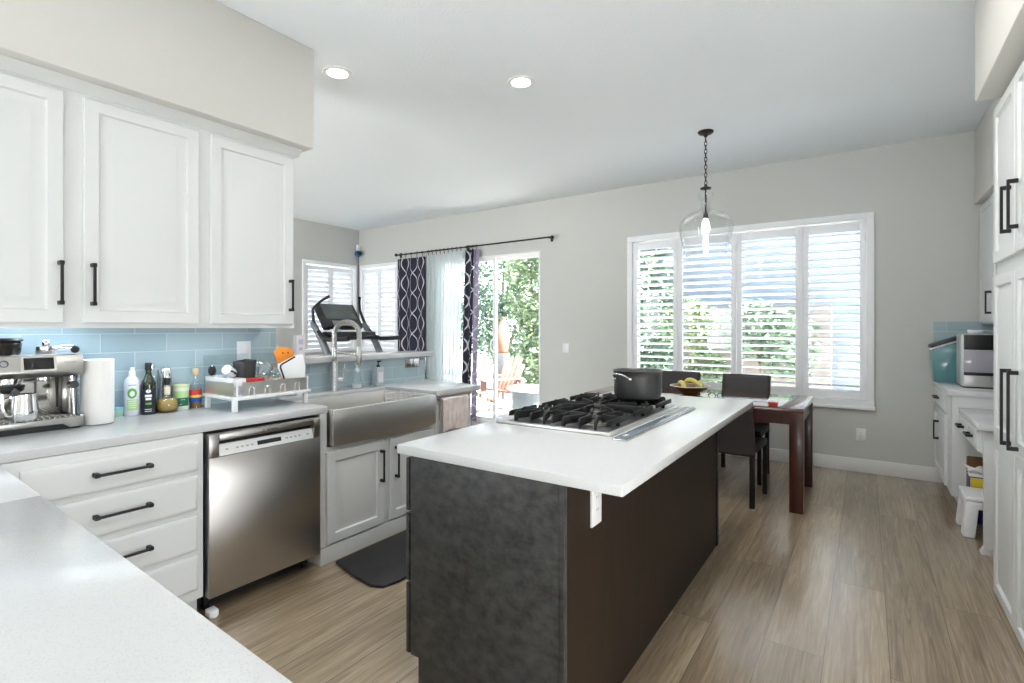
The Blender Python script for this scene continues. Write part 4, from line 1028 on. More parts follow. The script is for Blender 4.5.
# ------------------------------------------------------------------ curtains
rod = thing('curtain_rod', 'black metal curtain rod over the sliding door', 'curtain rod', (-4.9, FW - .09, 2.55))
m = MB(); m.cyl((-6.26, FW - .09, 2.545), (-3.39, FW - .09, 2.555), .011, .011, 14); obj('rod', m, BLACKM, rod)
for x, nm in ((-6.27, 'finial'), (-3.37, 'finial')): obj(nm, MB().ball((x, FW - .09, 2.55), .026, seg=16), BLACKM, rod)
for x in (-6.25, -4.845, -3.42):
    m = MB(); m.cyl((x, FW - .001, 2.55), (x, FW - .09, 2.55), .008, .008, 10); m.box(x - .02, x + .02, FW - .006, FW - .0005, 2.51, 2.59, .002)
    obj('bracket', m, BLACKM, rod)
obj('joint_sleeve', MB().cyl((-4.83, FW - .09, 2.5502), (-4.62, FW - .09, 2.551), .015, .015, 14), BLACKM, rod)
def curtain(name, label, x0, x1, folds, amp, mtl, ztop, zbot, xb0=None, xb1=None, ringn=6, wide=1.9, solid=.003, y=None, uvs=1.0):
    y = y or FW - .088
    t = thing(name, label, 'curtain', ((x0 + x1) / 2, y, zbot))
    xb0 = x0 if xb0 is None else xb0; xb1 = x1 if xb1 is None else xb1
    def fn(a, b):
        z = ztop + (zbot - ztop) * b
        l0 = x0 + (xb0 - x0) * b; l1 = x1 + (xb1 - x1) * b
        x = l0 + (l1 - l0) * a + .012 * math.sin(4 * PI * folds * a)
        yy = y - amp * math.sin(2 * PI * folds * a) * (.55 + .45 * b) - .006 * math.sin(6 * b + 9 * a)
        return (x, yy, z)
    obj('cloth', MB().grid(fn, int(folds * 14), 14, lambda a, b: (a * (x1 - x0) * wide * uvs, ztop + (zbot - ztop) * b)), mtl, t, solid=solid)
    for k in range(ringn):
        xr = x0 + (x1 - x0) * (k + .5) / ringn
        m = MB().tube([(xr, FW - .09 + .022 * math.cos(q), 2.545 + .022 * math.sin(q)) for q in [2 * PI * j / 14 for j in range(14)]], .0028, 6, closed=True)
        m.box(xr - .003, xr + .003, y - .003, y + .003, ztop - .02, 2.525)
        obj('ring', m, BLACKM, t)
NAVY = curtain_material(); SHEER = sheer_material()
curtain('curtain', 'navy curtain with white lattice pattern hanging left of the white sheer', -6.235, -5.625, 2.5, .030, NAVY, 2.475, .03, ringn=5, wide=1.15)
curtain('curtain', 'thin white sheer curtain over the left half of the sliding door', -5.60, -4.87, 10, .022, SHEER, 2.505, .03, -5.60, -4.97, ringn=9, wide=1.6, solid=.0)
curtain('curtain', 'narrow gathered navy lattice curtain at the right of the white sheer', -4.82, -4.665, 1.5, .03, NAVY, 2.505, .03, -4.92, -4.735, ringn=3, wide=1.25)
curtain('curtain', 'strip of lilac lattice lining at the edge of the gathered navy curtain', -4.655, -4.575, 1, .02, curtain_material('lilac_lattice_cloth', (0.33, 0.27, 0.40), (0.62, 0.57, 0.66)), 2.50, .03, -4.725, -4.62, ringn=1, wide=1.25)

# ------------------------------------------------------------------ security camera in the corner
sv = thing('corner_camera', 'small white and blue camera with cable high in the family room corner', 'camera', (FL + .06, FW - .06, 2.62))
obj('mount', MB().box(-.03, .03, -.03, .03, .085, .19, .008), WHITEP, sv, w=False)
obj('body', MB().ball((0, -.01, .03), .055, seg=20), mat('blue_plastic', (.03, .16, .42), .35), sv, w=False)
obj('lens', MB().cyl((.05, -.02, .03), (.105, -.045, .03), .038, .032, 18), BLACKP, sv, w=False)
obj('cable', MB().tube([(-.045, .045, .12), (-.05, .05, -.3), (-.05, .048, -1.0), (-.05, .05, -1.6), (-.05, .05, -2.5)], .004, 6), mat('grey_cable', (.2, .2, .2), .5), sv, w=False)

# ------------------------------------------------------------------ treadmill (user side towards +x)
tm = thing('treadmill', 'black treadmill with tilted console behind the half wall', 'treadmill', (-5.20, 4.13, 0), math.radians(2))
GREYM = mat('grey_frame_metal', (.16, .17, .18), .4, .4)
m = MB(); m.box(-.05, 1.60, -.42, .42, .12, .20, .02); obj('deck', m, BLACKP, tm, w=False)
obj('motor_hood', MB().box(-.50, -.05, -.40, .40, .10, .25, .03), BLACKP, tm, w=False)
obj('belt', MB().box(0, 1.5, -.27, .27, .2, .208, .003), RUBBER, tm, w=False)
for x in (-.40, 1.45):
    for s_ in (-1, 1): obj('foot', MB().box(x - .05, x + .05, s_ * .34 - .04, s_ * .34 + .04, 0, .12, .01), BLACKP, tm, w=False)
for s_ in (-1, 1):
    q = s_ * .40
    obj('upright', MB().tube([(.17, q, .20), (.15, q, .75), (.10, q, .98), (-.04, q, 1.20), (-.24, q * .97, 1.43)], [.048, .046, .044, .042, .034], 12), GREYM, tm, w=False)
    obj('handrail', MB().tube([(-.20, q * .97, 1.37), (-.06, q, 1.265), (.06, q, 1.235), (.40, q, 1.25)], [.032, .032, .026, .026], 12), BLACKP, tm, w=False)
    obj('grip_bar', MB().tube([(-.16, q, 1.33), (-.23, q * .97, 1.45), (-.28, q * .9, 1.60), (-.21, q * .72, 1.70), (-.14, q * .58, 1.755)], [.026, .019, .017, .017, .019], 10), BLACKP, tm, w=False)
Mc = Matrix.Translation((-.24, 0, 1.505)) @ Matrix.Rotation(math.radians(-34), 4, 'Y')
co = obj('console', MB().box(-.05, .03, -.29, .29, -.17, .19, .02, 3, Mc), BLACKP, tm, w=False)
obj('screen', MB().box(.0305, .034, -.24, .24, -.05, .175, .003, 2, Mc), mat('grey_screen', (.10, .115, .12), .10), co, w=False)
obj('speaker_panel', MB().box(.0305, .034, -.17, .17, -.15, -.075, .002, 2, Mc), mat('pale_console_panel', (.22, .24, .25), .4), co, w=False)
obj('tray', MB().box(-.16, .06, -.33, .33, 1.26, 1.325, .015, 3), BLACKP, tm, w=False)
obj('cross_bar', MB().cyl((-.02, -.40, 1.245), (-.02, .40, 1.245), .022, .022, 12), BLACKP, tm, w=False)
tag(obj('folded_cloth', MB().box(-.05, .04, -.05, .05, 0, .03, .012, 3, WM[tm.name] @ Matrix.Translation((.0, -.25, 1.326))), mat('pale_blue_cloth', (.45, .58, .66), .9)), 'pale blue cloth lying on the treadmill tray', 'cloth')

# ------------------------------------------------------------------ espresso machine
ESTEEL = mat('satin_machine_steel', (0.44, 0.43, 0.41), 0.32, 1.0)
MF, MY0, MY1 = -2.972, .435, .852
es = thing('espresso_machine', 'brushed steel espresso machine at the left end of the worktop', 'espresso machine', (-3.1, .64, CT))
obj('base', MB().prism([(.435, CT + .018), (.47, CT + .002), (.485, CT + .018), (.565, CT + .026), (.775, CT + .026), (.80, CT + .008), (.852, CT + .008), (.852, CT + .052), (.435, CT + .052)], 0, -3.225, MF, .003), ESTEEL, es)
obj('foot_block', MB().box(-3.22, MF - .012, .45, .84, CT + .0002, CT + .024), BLACKP, es)
obj('drip_grid', (lambda m: ([m.box(-3.13, MF - .004, .45 + k * .0185, .455 + k * .0185, CT + .053, CT + .059, .001) for k in range(22)], m.box(-3.14, MF - .001, .44, .445, CT + .052, CT + .06), m.box(-3.14, MF - .001, .842, .848, CT + .052, CT + .06), m)[3])(MB()), CHROME, es)
obj('back_panel', MB().box(-3.225, -3.14, .435, .852, CT + .0525, CT + .243, .004), mat('mirror_steel', (.62, .60, .57), .12, 1.0), es)
hd = obj('head', MB().prism([(-3.225, CT + .244), (-3.02, CT + .244), (-3.0, CT + .236), (MF + .004, CT + .262), (MF - .014, CT + .338), (-3.225, CT + .338)], 1, .435, .852, .005), ESTEEL, es)
def face(y0, y1, f0, f1, lift):
    a = Vector((MF + .004, 0, CT + .262)); b = Vector((MF - .014, 0, CT + .338)); nn = Vector((.076, 0, .018)).normalized()
    q = [a.lerp(b, f0), a.lerp(b, f1), a.lerp(b, f1) + nn * lift, a.lerp(b, f0) + nn * lift]
    return MB().prism([(p.x, p.z) for p in q], 1, y0, y1)
sf = obj('screen_frame', face(.635, .755, .08, .92, .003), CHROME, hd)
obj('touch_screen', face(.645, .745, .17, .83, .0042), SCREEN, sf)
m = MB(); cc = Vector((MF - .003, .583, CT + .305))
m.tube([(cc.x + .002 - .012 * .22 * math.sin(t), cc.y + .013 * math.cos(t), cc.z + .013 * math.sin(t)) for t in [2 * PI * k / 20 for k in range(20)]], .0022, 6, closed=True)
obj('power_button', m, mat('button_rim', (.10, .12, .2), .3), hd)
fn_ = Vector((.076, 0, .018)).normalized(); fu = Vector((-.018, 0, .076)).normalized()
MT = Matrix(((0, fu.x, fn_.x, MF - .005 + .0012), (1, 0, 0, .803), (0, fu.z, fn_.z, CT + .302), (0, 0, 0, 1)))
obj('logo', MB().text('Breville', .014, MT, .0003), mat('logo_grey', (.25, .25, .26), .4), hd)
m = MB(); m.lathe([(0, 0), (.032, 0), (.034, .01), (.034, .035), (0, .035)], (-3.045, .618, CT + .209), 28); obj('group_head', m, CHROME, es)
pf = obj('portafilter', MB().lathe([(0, 0), (.028, 0), (.042, .012), (.046, .03), (.046, .034), (0, .034)], (-3.045, .618, CT + .174), 28), BLACKP, es)
obj('handle', MB().tube([(-3.01, .618, CT + .192), (-2.975, .614, CT + .19), (-2.915, .606, CT + .185)], [.009, .011, .014], 12), BLACKP, pf)
m = MB(); m.lathe([(0, 0), (.026, 0), (.026, .02), (0, .02)], (-3.05, .73, CT + .224), 24); obj('grinder_outlet', m, CHROME, es)
obj('steam_wand', MB().tube([(-3.02, .765, CT + .244), (-3.018, .766, CT + .20), (-3.012, .766, CT + .10)], [.007, .006, .005], 10), BLACKM, es)
obj('hot_water_arm', MB().tube([(-3.03, .822, CT + .244), (-3.028, .826, CT + .16), (-3.03, .83, CT + .06)], [.009, .008, .007], 10), CHROME, es)
obj('dial', MB().cyl((-3.045, .826, CT + .195), (-3.0, .824, CT + .195), .019, .017, 20), BLACKP, es)
obj('side_column', MB().box(-3.139, -3.05, .815, .850, CT + .06, CT + .243, .004), ESTEEL, es)
hp = obj('bean_hopper', MB().lathe([(0, 0), (.075, 0), (.082, .012), (.086, .05), (.080, .058), (0, .058)], (-3.12, .585, CT + .3385), 32), mat('smoky_hopper', (.035, .03, .028), .12), es)
obj('lid', MB().lathe([(0, 0), (.088, 0), (.090, .006), (.084, .014), (.03, .016), (0, .016)], (-3.12, .585, CT + .3968), 32), BLACKP, hp)
cu = thing('portafilter', 'steel portafilter with black knob lying on top of the espresso machine', 'portafilter', (-3.05, .77, CT + .3385))
obj('basket', MB().lathe([(0, .002), (.03, .002), (.034, .01), (.034, .034), (.028, .034), (.027, .008), (0, .006)], (-.02, -.03, 0), 24), CHROME, cu, w=False)
obj('handle', MB().tube([(.005, -.01, .026), (.03, .02, .03), (.052, .052, .028)], [.009, .011, .013], 12), CHROME, cu, w=False)
obj('knob', MB().ball((.055, .055, .02), .017, seg=16), BLACKP, cu, w=False)
tp = thing('tamper', 'polished steel tamper resting on the espresso machine behind the portafilter', 'tamper', (-3.13, .755, CT + .3385))
obj('foot', MB().lathe([(0, 0), (.027, 0), (.028, .003), (.028, .011), (.012, .016), (.010, .022), (0, .022)], (0, 0, 0), 24), CHROME, tp, w=False)
obj('handle', MB().lathe([(0, .021), (.009, .021), (.014, .035), (.017, .052), (.012, .062), (0, .064)], (0, 0, 0), 20), CHROME, tp, w=False)
jp = thing('milk_jug', 'steel milk jug standing on the espresso machine drip grid', 'jug', (-3.005, .655, CT + .0592), math.radians(20))
obj('body', MB().lathe([(0, 0), (.044, 0), (.047, .004), (.046, .04), (.041, .085), (.040, .112), (.0385, .112), (.0395, .08), (.044, .04), (.044, .006), (0, .005)], (0, 0, 0), 36), CHROME, jp, w=False)
obj('handle', MB().tube([(-.010, -.034, .10), (-.014, -.065, .098), (-.014, -.072, .06), (-.012, -.06, .022), (-.010, -.041, .02)], .0045, 8), CHROME, jp, w=False)

# paper towel roll
pr = thing('paper_towel_roll', 'white paper towel roll standing right of the espresso machine', 'paper towel', (-3.03, .920, CT))
obj('roll', MB().lathe([(.02, .003), (.062, .003), (.064, .006), (.064, .304), (.062, .306), (.02, .306), (.02, .003)], (0, 0, 0), 48), PAPER, pr, w=False)
obj('core', MB().lathe([(.018, .002), (.0198, .002), (.0198, .304), (.018, .304), (.018, .002)], (0, 0, 0), 24), CARD, pr, w=False)

# bottles along the splashback
def ang_cam(x, y): return math.atan2(-y, -x)
def disc(cx, cz, rx, rz, n=20): return [(cx + rx * math.cos(2 * PI * k / n), cz + rz * math.sin(2 * PI * k / n)) for k in range(n)]
GREENL = mat('green_label', (.12, .38, .05), .5); PALEG = mat('pale_green_label', (.45, .66, .30), .5); WLAB = mat('white_label', (.8, .8, .78), .5)
tu = thing('small_tub', 'small pale green and blue tub behind the paper towel roll', 'tub', (-3.19, 1.045, CT))
obj('tub', MB().lathe([(0, 0), (.030, 0), (.034, .036), (0, .036)], (0, 0, 0), 24), mat('pale_green_tub', (.40, .62, .50), .3), tu, w=False)
obj('lid', MB().lathe([(0, 0), (.036, 0), (.036, .014), (0, .015)], (0, 0, .0362), 24), mat('sky_blue_lid', (.22, .52, .66), .35), tu, w=False)
c = (-3.17, 1.110)
b = thing('squeeze_bottle', 'white squeeze bottle with green round label by the blue tiles', 'bottle', (*c, CT))
obj('body', MB().lathe([(0, 0), (.033, 0), (.036, .005), (.036, .165), (.033, .185), (.02, .202), (0, .203)], (0, 0, 0), 32), mat('white_lilac_plastic', (.74, .74, .82), .3), b, w=False)
obj('cap', MB().lathe([(0, .2025), (.017, .2025), (.016, .228), (.011, .232), (.010, .25), (0, .252)], (0, 0, 0), 24), WHITEP, b, w=False)
a = ang_cam(*c)
m = MB(); m.label(.05, .028, .085, .036, (0, 0, 0), a, .0006); obj('lower_label', m, PALEG, b, w=False)
m = MB(); n_ = 20
for k in range(n_):
    t0, t1 = 2 * PI * k / n_, 2 * PI * (k + 1) / n_
    m.wrap([(.021 * math.cos(t0), .117 + .027 * math.sin(t0)), (.021 * math.cos(t1), .117 + .027 * math.sin(t1)), (.011 * math.cos(t1), .115 + .014 * math.sin(t1)), (.011 * math.cos(t0), .115 + .014 * math.sin(t0))], .036, (0, 0, 0), a)
obj('ring_label', m, GREENL, b, w=False)
for w_, z_ in ((.034, .158), (.04, .075), (.036, .064), (.04, .053), (.03, .042)): obj('print_line', MB().label(w_, z_, z_ + .0035, .036, (0, 0, 0), a, .0012, 4), GREENL if z_ > .1 else WLAB, b, w=False)
c = (-3.135, 1.171); a = ang_cam(*c)
b = thing('oil_bottle', 'dark green olive oil bottle with black label and cap', 'bottle', (*c, CT))
obj('glass', MB().lathe(smooth([(0, 0), (.030, 0), (.033, .004), (.033, .14), (.032, .165), (.02, .195), (.0135, .215), (.013, .235)], 3), (0, 0, 0), 32), mat('dark_green_glass', (.012, .022, .008), .08, coat=.5), b, w=False)
obj('cap', MB().lathe([(0, .232), (.0155, .232), (.0155, .27), (.014, .272), (0, .272)], (0, 0, 0), 24), BLACKP, b, w=False)
obj('label', MB().label(.085, .006, .135, .033, (0, 0, 0), a), mat('navy_black_label', (.012, .016, .028), .5), b, w=False)
obj('emblem', MB().wrap(disc(0, .124, .011, .009), .033, (0, 0, 0), a, .0014), WLAB, b, w=False)
for w_, z_, h_ in ((.030, .094, .012), (.024, .078, .012), (.03, .028, .003), (.03, .018, .003)): obj('print_line', MB().label(w_, z_, z_ + h_, .033, (0, 0, 0), a, .0014, 6), WLAB, b, w=False)
obj('green_print', MB().label(.026, .054, .064, .033, (0, 0, 0), a, .0014, 6), GREENL, b, w=False)
b = thing('clear_bottle', 'slim clear bottle standing behind the dark olive oil bottle', 'bottle', (-3.208, 1.215, CT))
obj('glass', MB().lathe(smooth([(0, .001), (.026, .001), (.028, .006), (.028, .16), (.014, .20), (.012, .235)], 3), (0, 0, 0), 28), CGLASS, b, w=False, solid=.002)
obj('cap', MB().lathe([(0, .234), (.014, .234), (.014, .256), (0, .257)], (0, 0, 0), 20), CHROME, b, w=False)
b = thing('pepper_mill', 'tall brushed steel pepper mill behind the round amber bottle', 'mill', (-3.210, 1.282, CT))
obj('body', MB().lathe([(0, 0), (.029, 0), (.030, .004), (.030, .18), (0, .18)], (0, 0, 0), 28), NICKEL, b, w=False)
obj('head', MB().lathe([(0, .1805), (.0305, .1805), (.0305, .222), (.025, .232), (0, .234)], (0, 0, 0), 28), CHROME, b, w=False)
c = (-3.13, 1.258); a = ang_cam(*c)
b = thing('round_bottle', 'round squat glass bottle of golden oil with labelled neck', 'bottle', (*c, CT))
obj('glass', MB().lathe(smooth([(0, .001), (.03, .001), (.048, .015), (.054, .042), (.046, .072), (.024, .086), (.014, .094), (.013, .15)], 3), (0, 0, 0), 32), CGLASS, b, w=False, solid=.0025)
obj('oil', MB().lathe(smooth([(0, .005), (.028, .005), (.045, .017), (.0505, .042), (.043, .069), (.030, .076), (0, .076)], 3), (0, 0, 0), 32), mat('golden_oil', (.66, .44, .10), .10, trans=.5), b, w=False)
obj('neck_label', MB().label(.05, .095, .14, .0135, (0, 0, 0), a, .002), mat('cream_label', (.72, .66, .48), .5), b, w=False)
obj('cap', MB().lathe([(0, .149), (.015, .149), (.015, .185), (0, .186)], (0, 0, 0), 24), BLACKP, b, w=False)
c = (-3.168, 1.344); a = ang_cam(*c)
b = thing('tin_can', 'green and white tin with cream plastic lid between two bottles', 'tin', (*c, CT))
obj('body', MB().lathe([(0, 0), (.037, 0), (.038, .003), (.038, .122), (0, .122)], (0, 0, 0), 36), mat('white_tin', (.70, .76, .68), .35), b, w=False)
obj('lid', MB().lathe([(0, .1225), (.039, .1225), (.039, .138), (.036, .14), (0, .14)], (0, 0, 0), 36), mat('cream_lid', (.62, .66, .36), .4), b, w=False)
obj('dark_label', MB().label(.085, .022, .068, .038, (0, 0, 0), a, .0006), mat('deep_green_label', (.015, .16, .08), .5), b, w=False)
obj('light_label', MB().label(.085, .068, .105, .038, (0, 0, 0), a, .0006), PALEG, b, w=False)
m = MB(); m.wrap([(-.015, .03), (.0, .03), (.018, .06), (.004, .06)], .038, (0, 0, 0), a, .0013); obj('print', m, WLAB, b, w=False)
c = (-3.165, 1.418); a = ang_cam(*c)
b = thing('syrup_bottle', 'small clear bottle with red, yellow and blue bands and cork stopper', 'bottle', (*c, CT))
obj('glass', MB().lathe(smooth([(0, .001), (.028, .001), (.030, .005), (.030, .105), (.024, .13), (.013, .155), (.0125, .19)], 3), (0, 0, 0), 28), CGLASS, b, w=False, solid=.002)
obj('contents', MB().lathe([(0, .004), (.0275, .004), (.0275, .045), (0, .045)], (0, 0, 0), 28), mat('amber_liquid', (.25, .13, .02), .2), b, w=False)
for z0, z1, cc in ((.075, .106, RED), (.062, .075, mat('yellow_print')), (.036, .062, mat('blue_band', (.02, .08, .42), .5))):
    obj('label_band', MB().label(.10, z0, z1, .030, (0, 0, 0), a, .002), cc, b, w=False)
obj('stopper', MB().lathe([(0, .188), (.013, .188), (.016, .20), (.016, .218), (.012, .226), (0, .227)], (0, 0, 0), 20), mat('cork', (.55, .42, .25), .8), b, w=False)

# ------------------------------------------------------------------ dish rack and its load
DR = dict(x0=-3.12, x1=-2.80, y0=1.445, y1=1.895)
rk = thing('dish_rack', 'white dish rack with steel band standing over the dishwasher end of the worktop', 'dish rack', (-2.96, 1.655, CT))
x0, x1, y0, y1 = DR['x0'], DR['x1'], DR['y0'], DR['y1']
obj('tray', (lambda m: (m.box(x0, x1, y0, y1, CT + .062, CT + .070, .003), m.box(x0 - .006, x1 + .012, y0 - .01, y1 + .012, CT + .068, CT + .084, .004), m)[2])(MB()), WHITEP, rk)
for xx in (x0 + .012, x1 - .012):
    for yy in (y0 + .012, y1 - .012): obj('leg', MB().box(xx - .012, xx + .012, yy - .012, yy + .012, CT + .0003, CT + .066, .003), WHITEP, rk)
m = MB()
for a_, b_ in (((x1 - .004, y0 + .05), (x1 - .004, y1 - .004)),): m.box(a_[0] - .001, a_[0] + .001, a_[1], b_[1], CT + .085, CT + .158)
m.box(x0 + .004, x1 - .004, y1 - .005, y1 - .003, CT + .085, CT + .158); m.box(x0 + .003, x0 + .005, y0 + .05, y1 - .004, CT + .085, CT + .158)
m.box(x0 + .004, x1 - .004, y0 + .003, y0 + .005, CT + .085, CT + .158)
obj('steel_band', m, STEEL, rk)
for k in range(4):
    yy = y0 + .10 + k * .092
    obj('hook', MB().tube([(x1 - .001, yy - .014, CT + .085), (x1 + .004, yy - .014, CT + .118)] + [(x1 + .004, yy - .014 * math.cos(t), CT + .118 + .014 * math.sin(t)) for t in [PI * j / 8 for j in range(1, 9)]] + [(x1 - .001, yy + .014, CT + .085)], .0022, 6), CHROME, rk)
for yy in (y0 + .022, y1 - .002): obj('post', MB().box(x1 - .012, x1 + .002, yy - .008, yy + .002, CT + .084, CT + .165, .002), WHITEP, rk)
obj('cutlery_holder', (lambda m: (m.box(x0 + .0, x0 + .005, y0 + .006, y0 + .075, CT + .14, CT + .18), m.box(x1 - .018, x1 - .013, y0 + .006, y0 + .075, CT + .14, CT + .18), m.box(x0, x1 - .013, y0 + .004, y0 + .009, CT + .085, CT + .18, .002), m.box(x0, x1 - .013, y0 + .07, y0 + .075, CT + .085, CT + .18, .002), m.box(x0, x1 - .013, y0 + .009, y0 + .07, CT + .085, CT + .09), m)[5])(MB()), WHITEP, rk)
obj('splash_guard', MB().box(x0 - .012, x0 - .009, y0, y1, CT + .085, CT + .30), ACRYL, rk)
# load
def put(nm, label, cat, z=.085): return thing(nm, label, cat, (0, 0, CT + z))
t = thing('utensil', 'black handled utensil with steel tip upright in the rack cutlery holder', 'utensil', (-3.085, 1.475, CT + .095), 0)
obj('handle', MB().tube([(0, 0, 0), (.005, -.006, .11), (.008, -.01, .15)], [.008, .010, .009], 10), CHROME, t, w=False)
obj('head', MB().ball((.008, -.008, .118), .022, .6, 1, 1.4, 16), BLACKP, t, w=False)
t = thing('tumbler', 'pale plastic cup upright in the rack between utensil and mug', 'cup', (-3.02, 1.487, CT + .0905))
obj('cup', MB().lathe([(0, 0), (.02, 0), (.024, .10), (.022, .10), (.018, .004), (0, .003)], (0, 0, 0), 24), mat('pale_blue_plastic', (.60, .66, .78), .3), t, w=False)
t = thing('travel_mug', 'white and black mug lying tilted over the cutlery holder of the rack', 'mug', (-2.90, 1.474, CT + .190))
Mm = Matrix.Translation((0, 0, .026)) @ Matrix.Scale(.74, 4) @ Matrix.Rotation(math.radians(58), 4, 'X') @ Matrix.Rotation(math.radians(25), 4, 'Y')
obj('body', MB().lathe([(0, -.045), (.032, -.045), (.036, -.03), (.036, .04), (0, .04)], (0, 0, 0), 28, M=Mm), WHITEP, t, w=False)
obj('base_ring', MB().lathe([(0, -.060), (.029, -.060), (.034, -.0452), (0, -.0452)], (0, 0, 0), 28, M=Mm), BLACKP, t, w=False)
obj('handle', MB().tube([Mm @ Vector(p) for p in ((.034, 0, .03), (.055, 0, .025), (.056, 0, -.01), (.034, 0, -.018))], .005, 8), BLACKP, t, w=False)
t = thing('mesh_cup', 'dark grey tapered mesh basket standing in the dish rack', 'basket', (-2.915, 1.567, CT + .0855))
Mb = Matrix.Rotation(.15, 4, 'Z')
m = MB(); m._faces([Mb @ Vector(p) for p in ((-.035, -.03, 0), (.035, -.03, 0), (.035, .03, 0), (-.035, .03, 0), (-.045, -.04, .18), (.045, -.04, .178), (.045, .04, .19), (-.045, .04, .192))], [(3, 2, 1, 0), (0, 1, 5, 4), (1, 2, 6, 5), (2, 3, 7, 6), (3, 0, 4, 7)])
obj('walls', m, mat('charcoal_mesh', (.035, .035, .037), .6, bump=.6, bscale=300), t, w=False, solid=.003)
t = thing('plastic_lid', 'red plastic lid lying along the front of the dish rack', 'lid', (-2.835, 1.576, CT + .1585))
obj('board', MB().box(-.012, .016, -.046, .052, .003, .018, .004), RED, t, w=False)
obj('lip', MB().box(-.014, .018, -.050, .056, 0, .006, .002), RED, t, w=False)
def glassware(nm, label, loc, r, h, tilt, yaw):
    t = thing(nm, label, 'glass', loc)
    Mg = Matrix.Translation((0, 0, r * .9)) @ Matrix.Rotation(yaw, 4, 'Z') @ Matrix.Rotation(tilt, 4, 'X')
    obj('glass', MB().lathe(smooth([(0, -h / 2), (r * .7, -h / 2), (r * .92, -h * .35), (r, 0), (r * .9, h * .4), (r * .94, h / 2)], 3), (0, 0, 0), 28, M=Mg), DGLASS, t, w=False, solid=.003)
    obj('rim', MB().tube([Mg @ Vector((r * .94 * math.cos(q), r * .94 * math.sin(q), h / 2)) for q in [2 * PI * k / 24 for k in range(24)]], .0028, 6, closed=True), DGLASS, t, w=False)
glassware('glass_jar', 'clear glass jar on its side in the middle of the dish rack', (-2.945, 1.685, CT + .130), .070, .085, 1.15, -.75)
glassware('glass_bowl', 'clear glass bowl leaning beside the jar, left of the white board', (-2.99, 1.800, CT + .150), .034, .08, 1.0, -.5)
t = thing('small_dish', 'cream dish lying low behind the steel band of the rack', 'dish', (-2.845, 1.69, CT + .095))
obj('dish', MB().lathe([(0, 0), (.024, 0), (.034, .052), (.036, .064), (.033, .064), (.022, .006), (0, .005)], (0, 0, 0), 28, sy=1.6), mat('cream_ceramic', (.72, .66, .52), .35), t, w=False)
wb_ = thing('cutting_board', 'white cutting board with black edge leaning at the right end of the rack', 'cutting board', (-2.86, 1.822, CT + .125))
out = [(-.035, 0), (.065, .0), (.075, .012), (.078, .10), (.060, .175), (.02, .165), (-.075, .115), (-.078, .095), (-.05, .03)]
Mw = Matrix.Rotation(math.radians(56), 4, 'Z') @ Matrix.Rotation(math.radians(-8), 4, 'X')
m = MB(); m.prism(out, 1, -.005, .005, .0015); bmesh.ops.transform(m.bm, matrix=Mw, verts=m.bm.verts); obj('board', m, WHITEP, wb_, w=False)
edge = [(.020, .158), (-.058, .110), (-.062, .095), (-.038, .02)]
m = MB()
for (a0, b0), (a1, b1) in zip(edge, edge[1:]):
    L = math.hypot(a1 - a0, b1 - b0); nx_, nz_ = -(b1 - b0) / L * .005, (a1 - a0) / L * .005
    m.prism([(a0 + nx_, b0 + nz_), (a1 + nx_, b1 + nz_), (a1 - nx_, b1 - nz_), (a0 - nx_, b0 - nz_)], 1, -.0066, -.0052)
bmesh.ops.transform(m.bm, matrix=Mw, verts=m.bm.verts); obj('edge_strip', m, BLACKP, wb_, w=False)
og = thing('scrub_brush', 'orange plastic scrubber leaning behind the white cutting board', 'scrubber', (-3.00, 1.866, CT + .0855))
Mo = Matrix.Rotation(math.radians(65), 4, 'Z')
m = MB(); m.prism([(-.02, 0), (.02, 0), (.022, .10), (.055, .215), (.03, .245), (-.04, .255), (-.065, .22), (-.022, .10)], 1, -.008, .008, .003); bmesh.ops.transform(m.bm, matrix=Mo, verts=m.bm.verts); obj('plate', m, ORANGE, og, w=False)
for xx in (-.012, .018):
    m = MB().cyl((xx, -.0086, .215), (xx, -.0078, .215), .005, .005, 12); bmesh.ops.transform(m.bm, matrix=Mo, verts=m.bm.verts); obj('hole', m, mat('dark_holes', (.10, .03, .01), .6), og, w=False)
lf = thing('tall_carton', 'slim white printed carton standing behind the cutting board', 'carton', (-3.17, 2.075, CT))
obj('carton', MB().box(-.02, .02, -.031, .031, 0, .405, .002), mat('white_lilac_carton', (.76, .74, .78), .5), lf, w=False)
for a_, b_, c_, d_ in ((-.016, .018, .345, .38), (-.012, .012, .305, .325)): obj('print', MB().box(.0202, .0206, a_, b_, c_, d_), mat('lilac_print', (.55, .50, .62), .5), lf, w=False)

# ------------------------------------------------------------------ outdoors
struct('floor_patio', MB().box(-16, 9, FW + .15, 20, -.16, -.04), STONE)
struct('floor_bounce_damper_side', MB().box(-16, FL - .15, -6, 6.2, -.06, -.03), mat('bounce_damper_dark', (.09, .08, .07), .95, var=.3, vscale=9))  # dark ground added to cut the bounce onto the left shutters
struct('floor_bounce_damper_far', MB().box(-9, -6.05, 6.2, 7.25, -.06, -.025), mat('bounce_damper_dark'))  # unseen dark ground added to dim the far family shutters
struct('wall_sky_blocker', MB().box(-9.2, -9.0, -2, 8.5, -.04, 3.0), BLOCK)  # added wall that keeps sky light off the left shutters
struct('floor_rear_patio', MB().box(-16, 9, -14, BK - .2, -.16, -.04), STONE)
struct('wall_garden', MB().box(-2.7, -.45, 9.5, 9.7, -.04, 1.75), mat('tan_block_wall', (.22, .19, .175), .95, var=.25, vscale=5, bump=.3, bscale=20))
nh = thing('neighbour_house', 'blue grey stucco house wall beyond the dining window', 'house', (2.4, 9.0, -.04))
obj('wall', MB().box(-3.6, 8, 10.2, 13, -.04, 5.2), BLOCK, nh)
obj('eave', MB().box(-3.8, 8.2, 9.9, 13.2, 5.2, 5.4, .02), TRIM, nh)
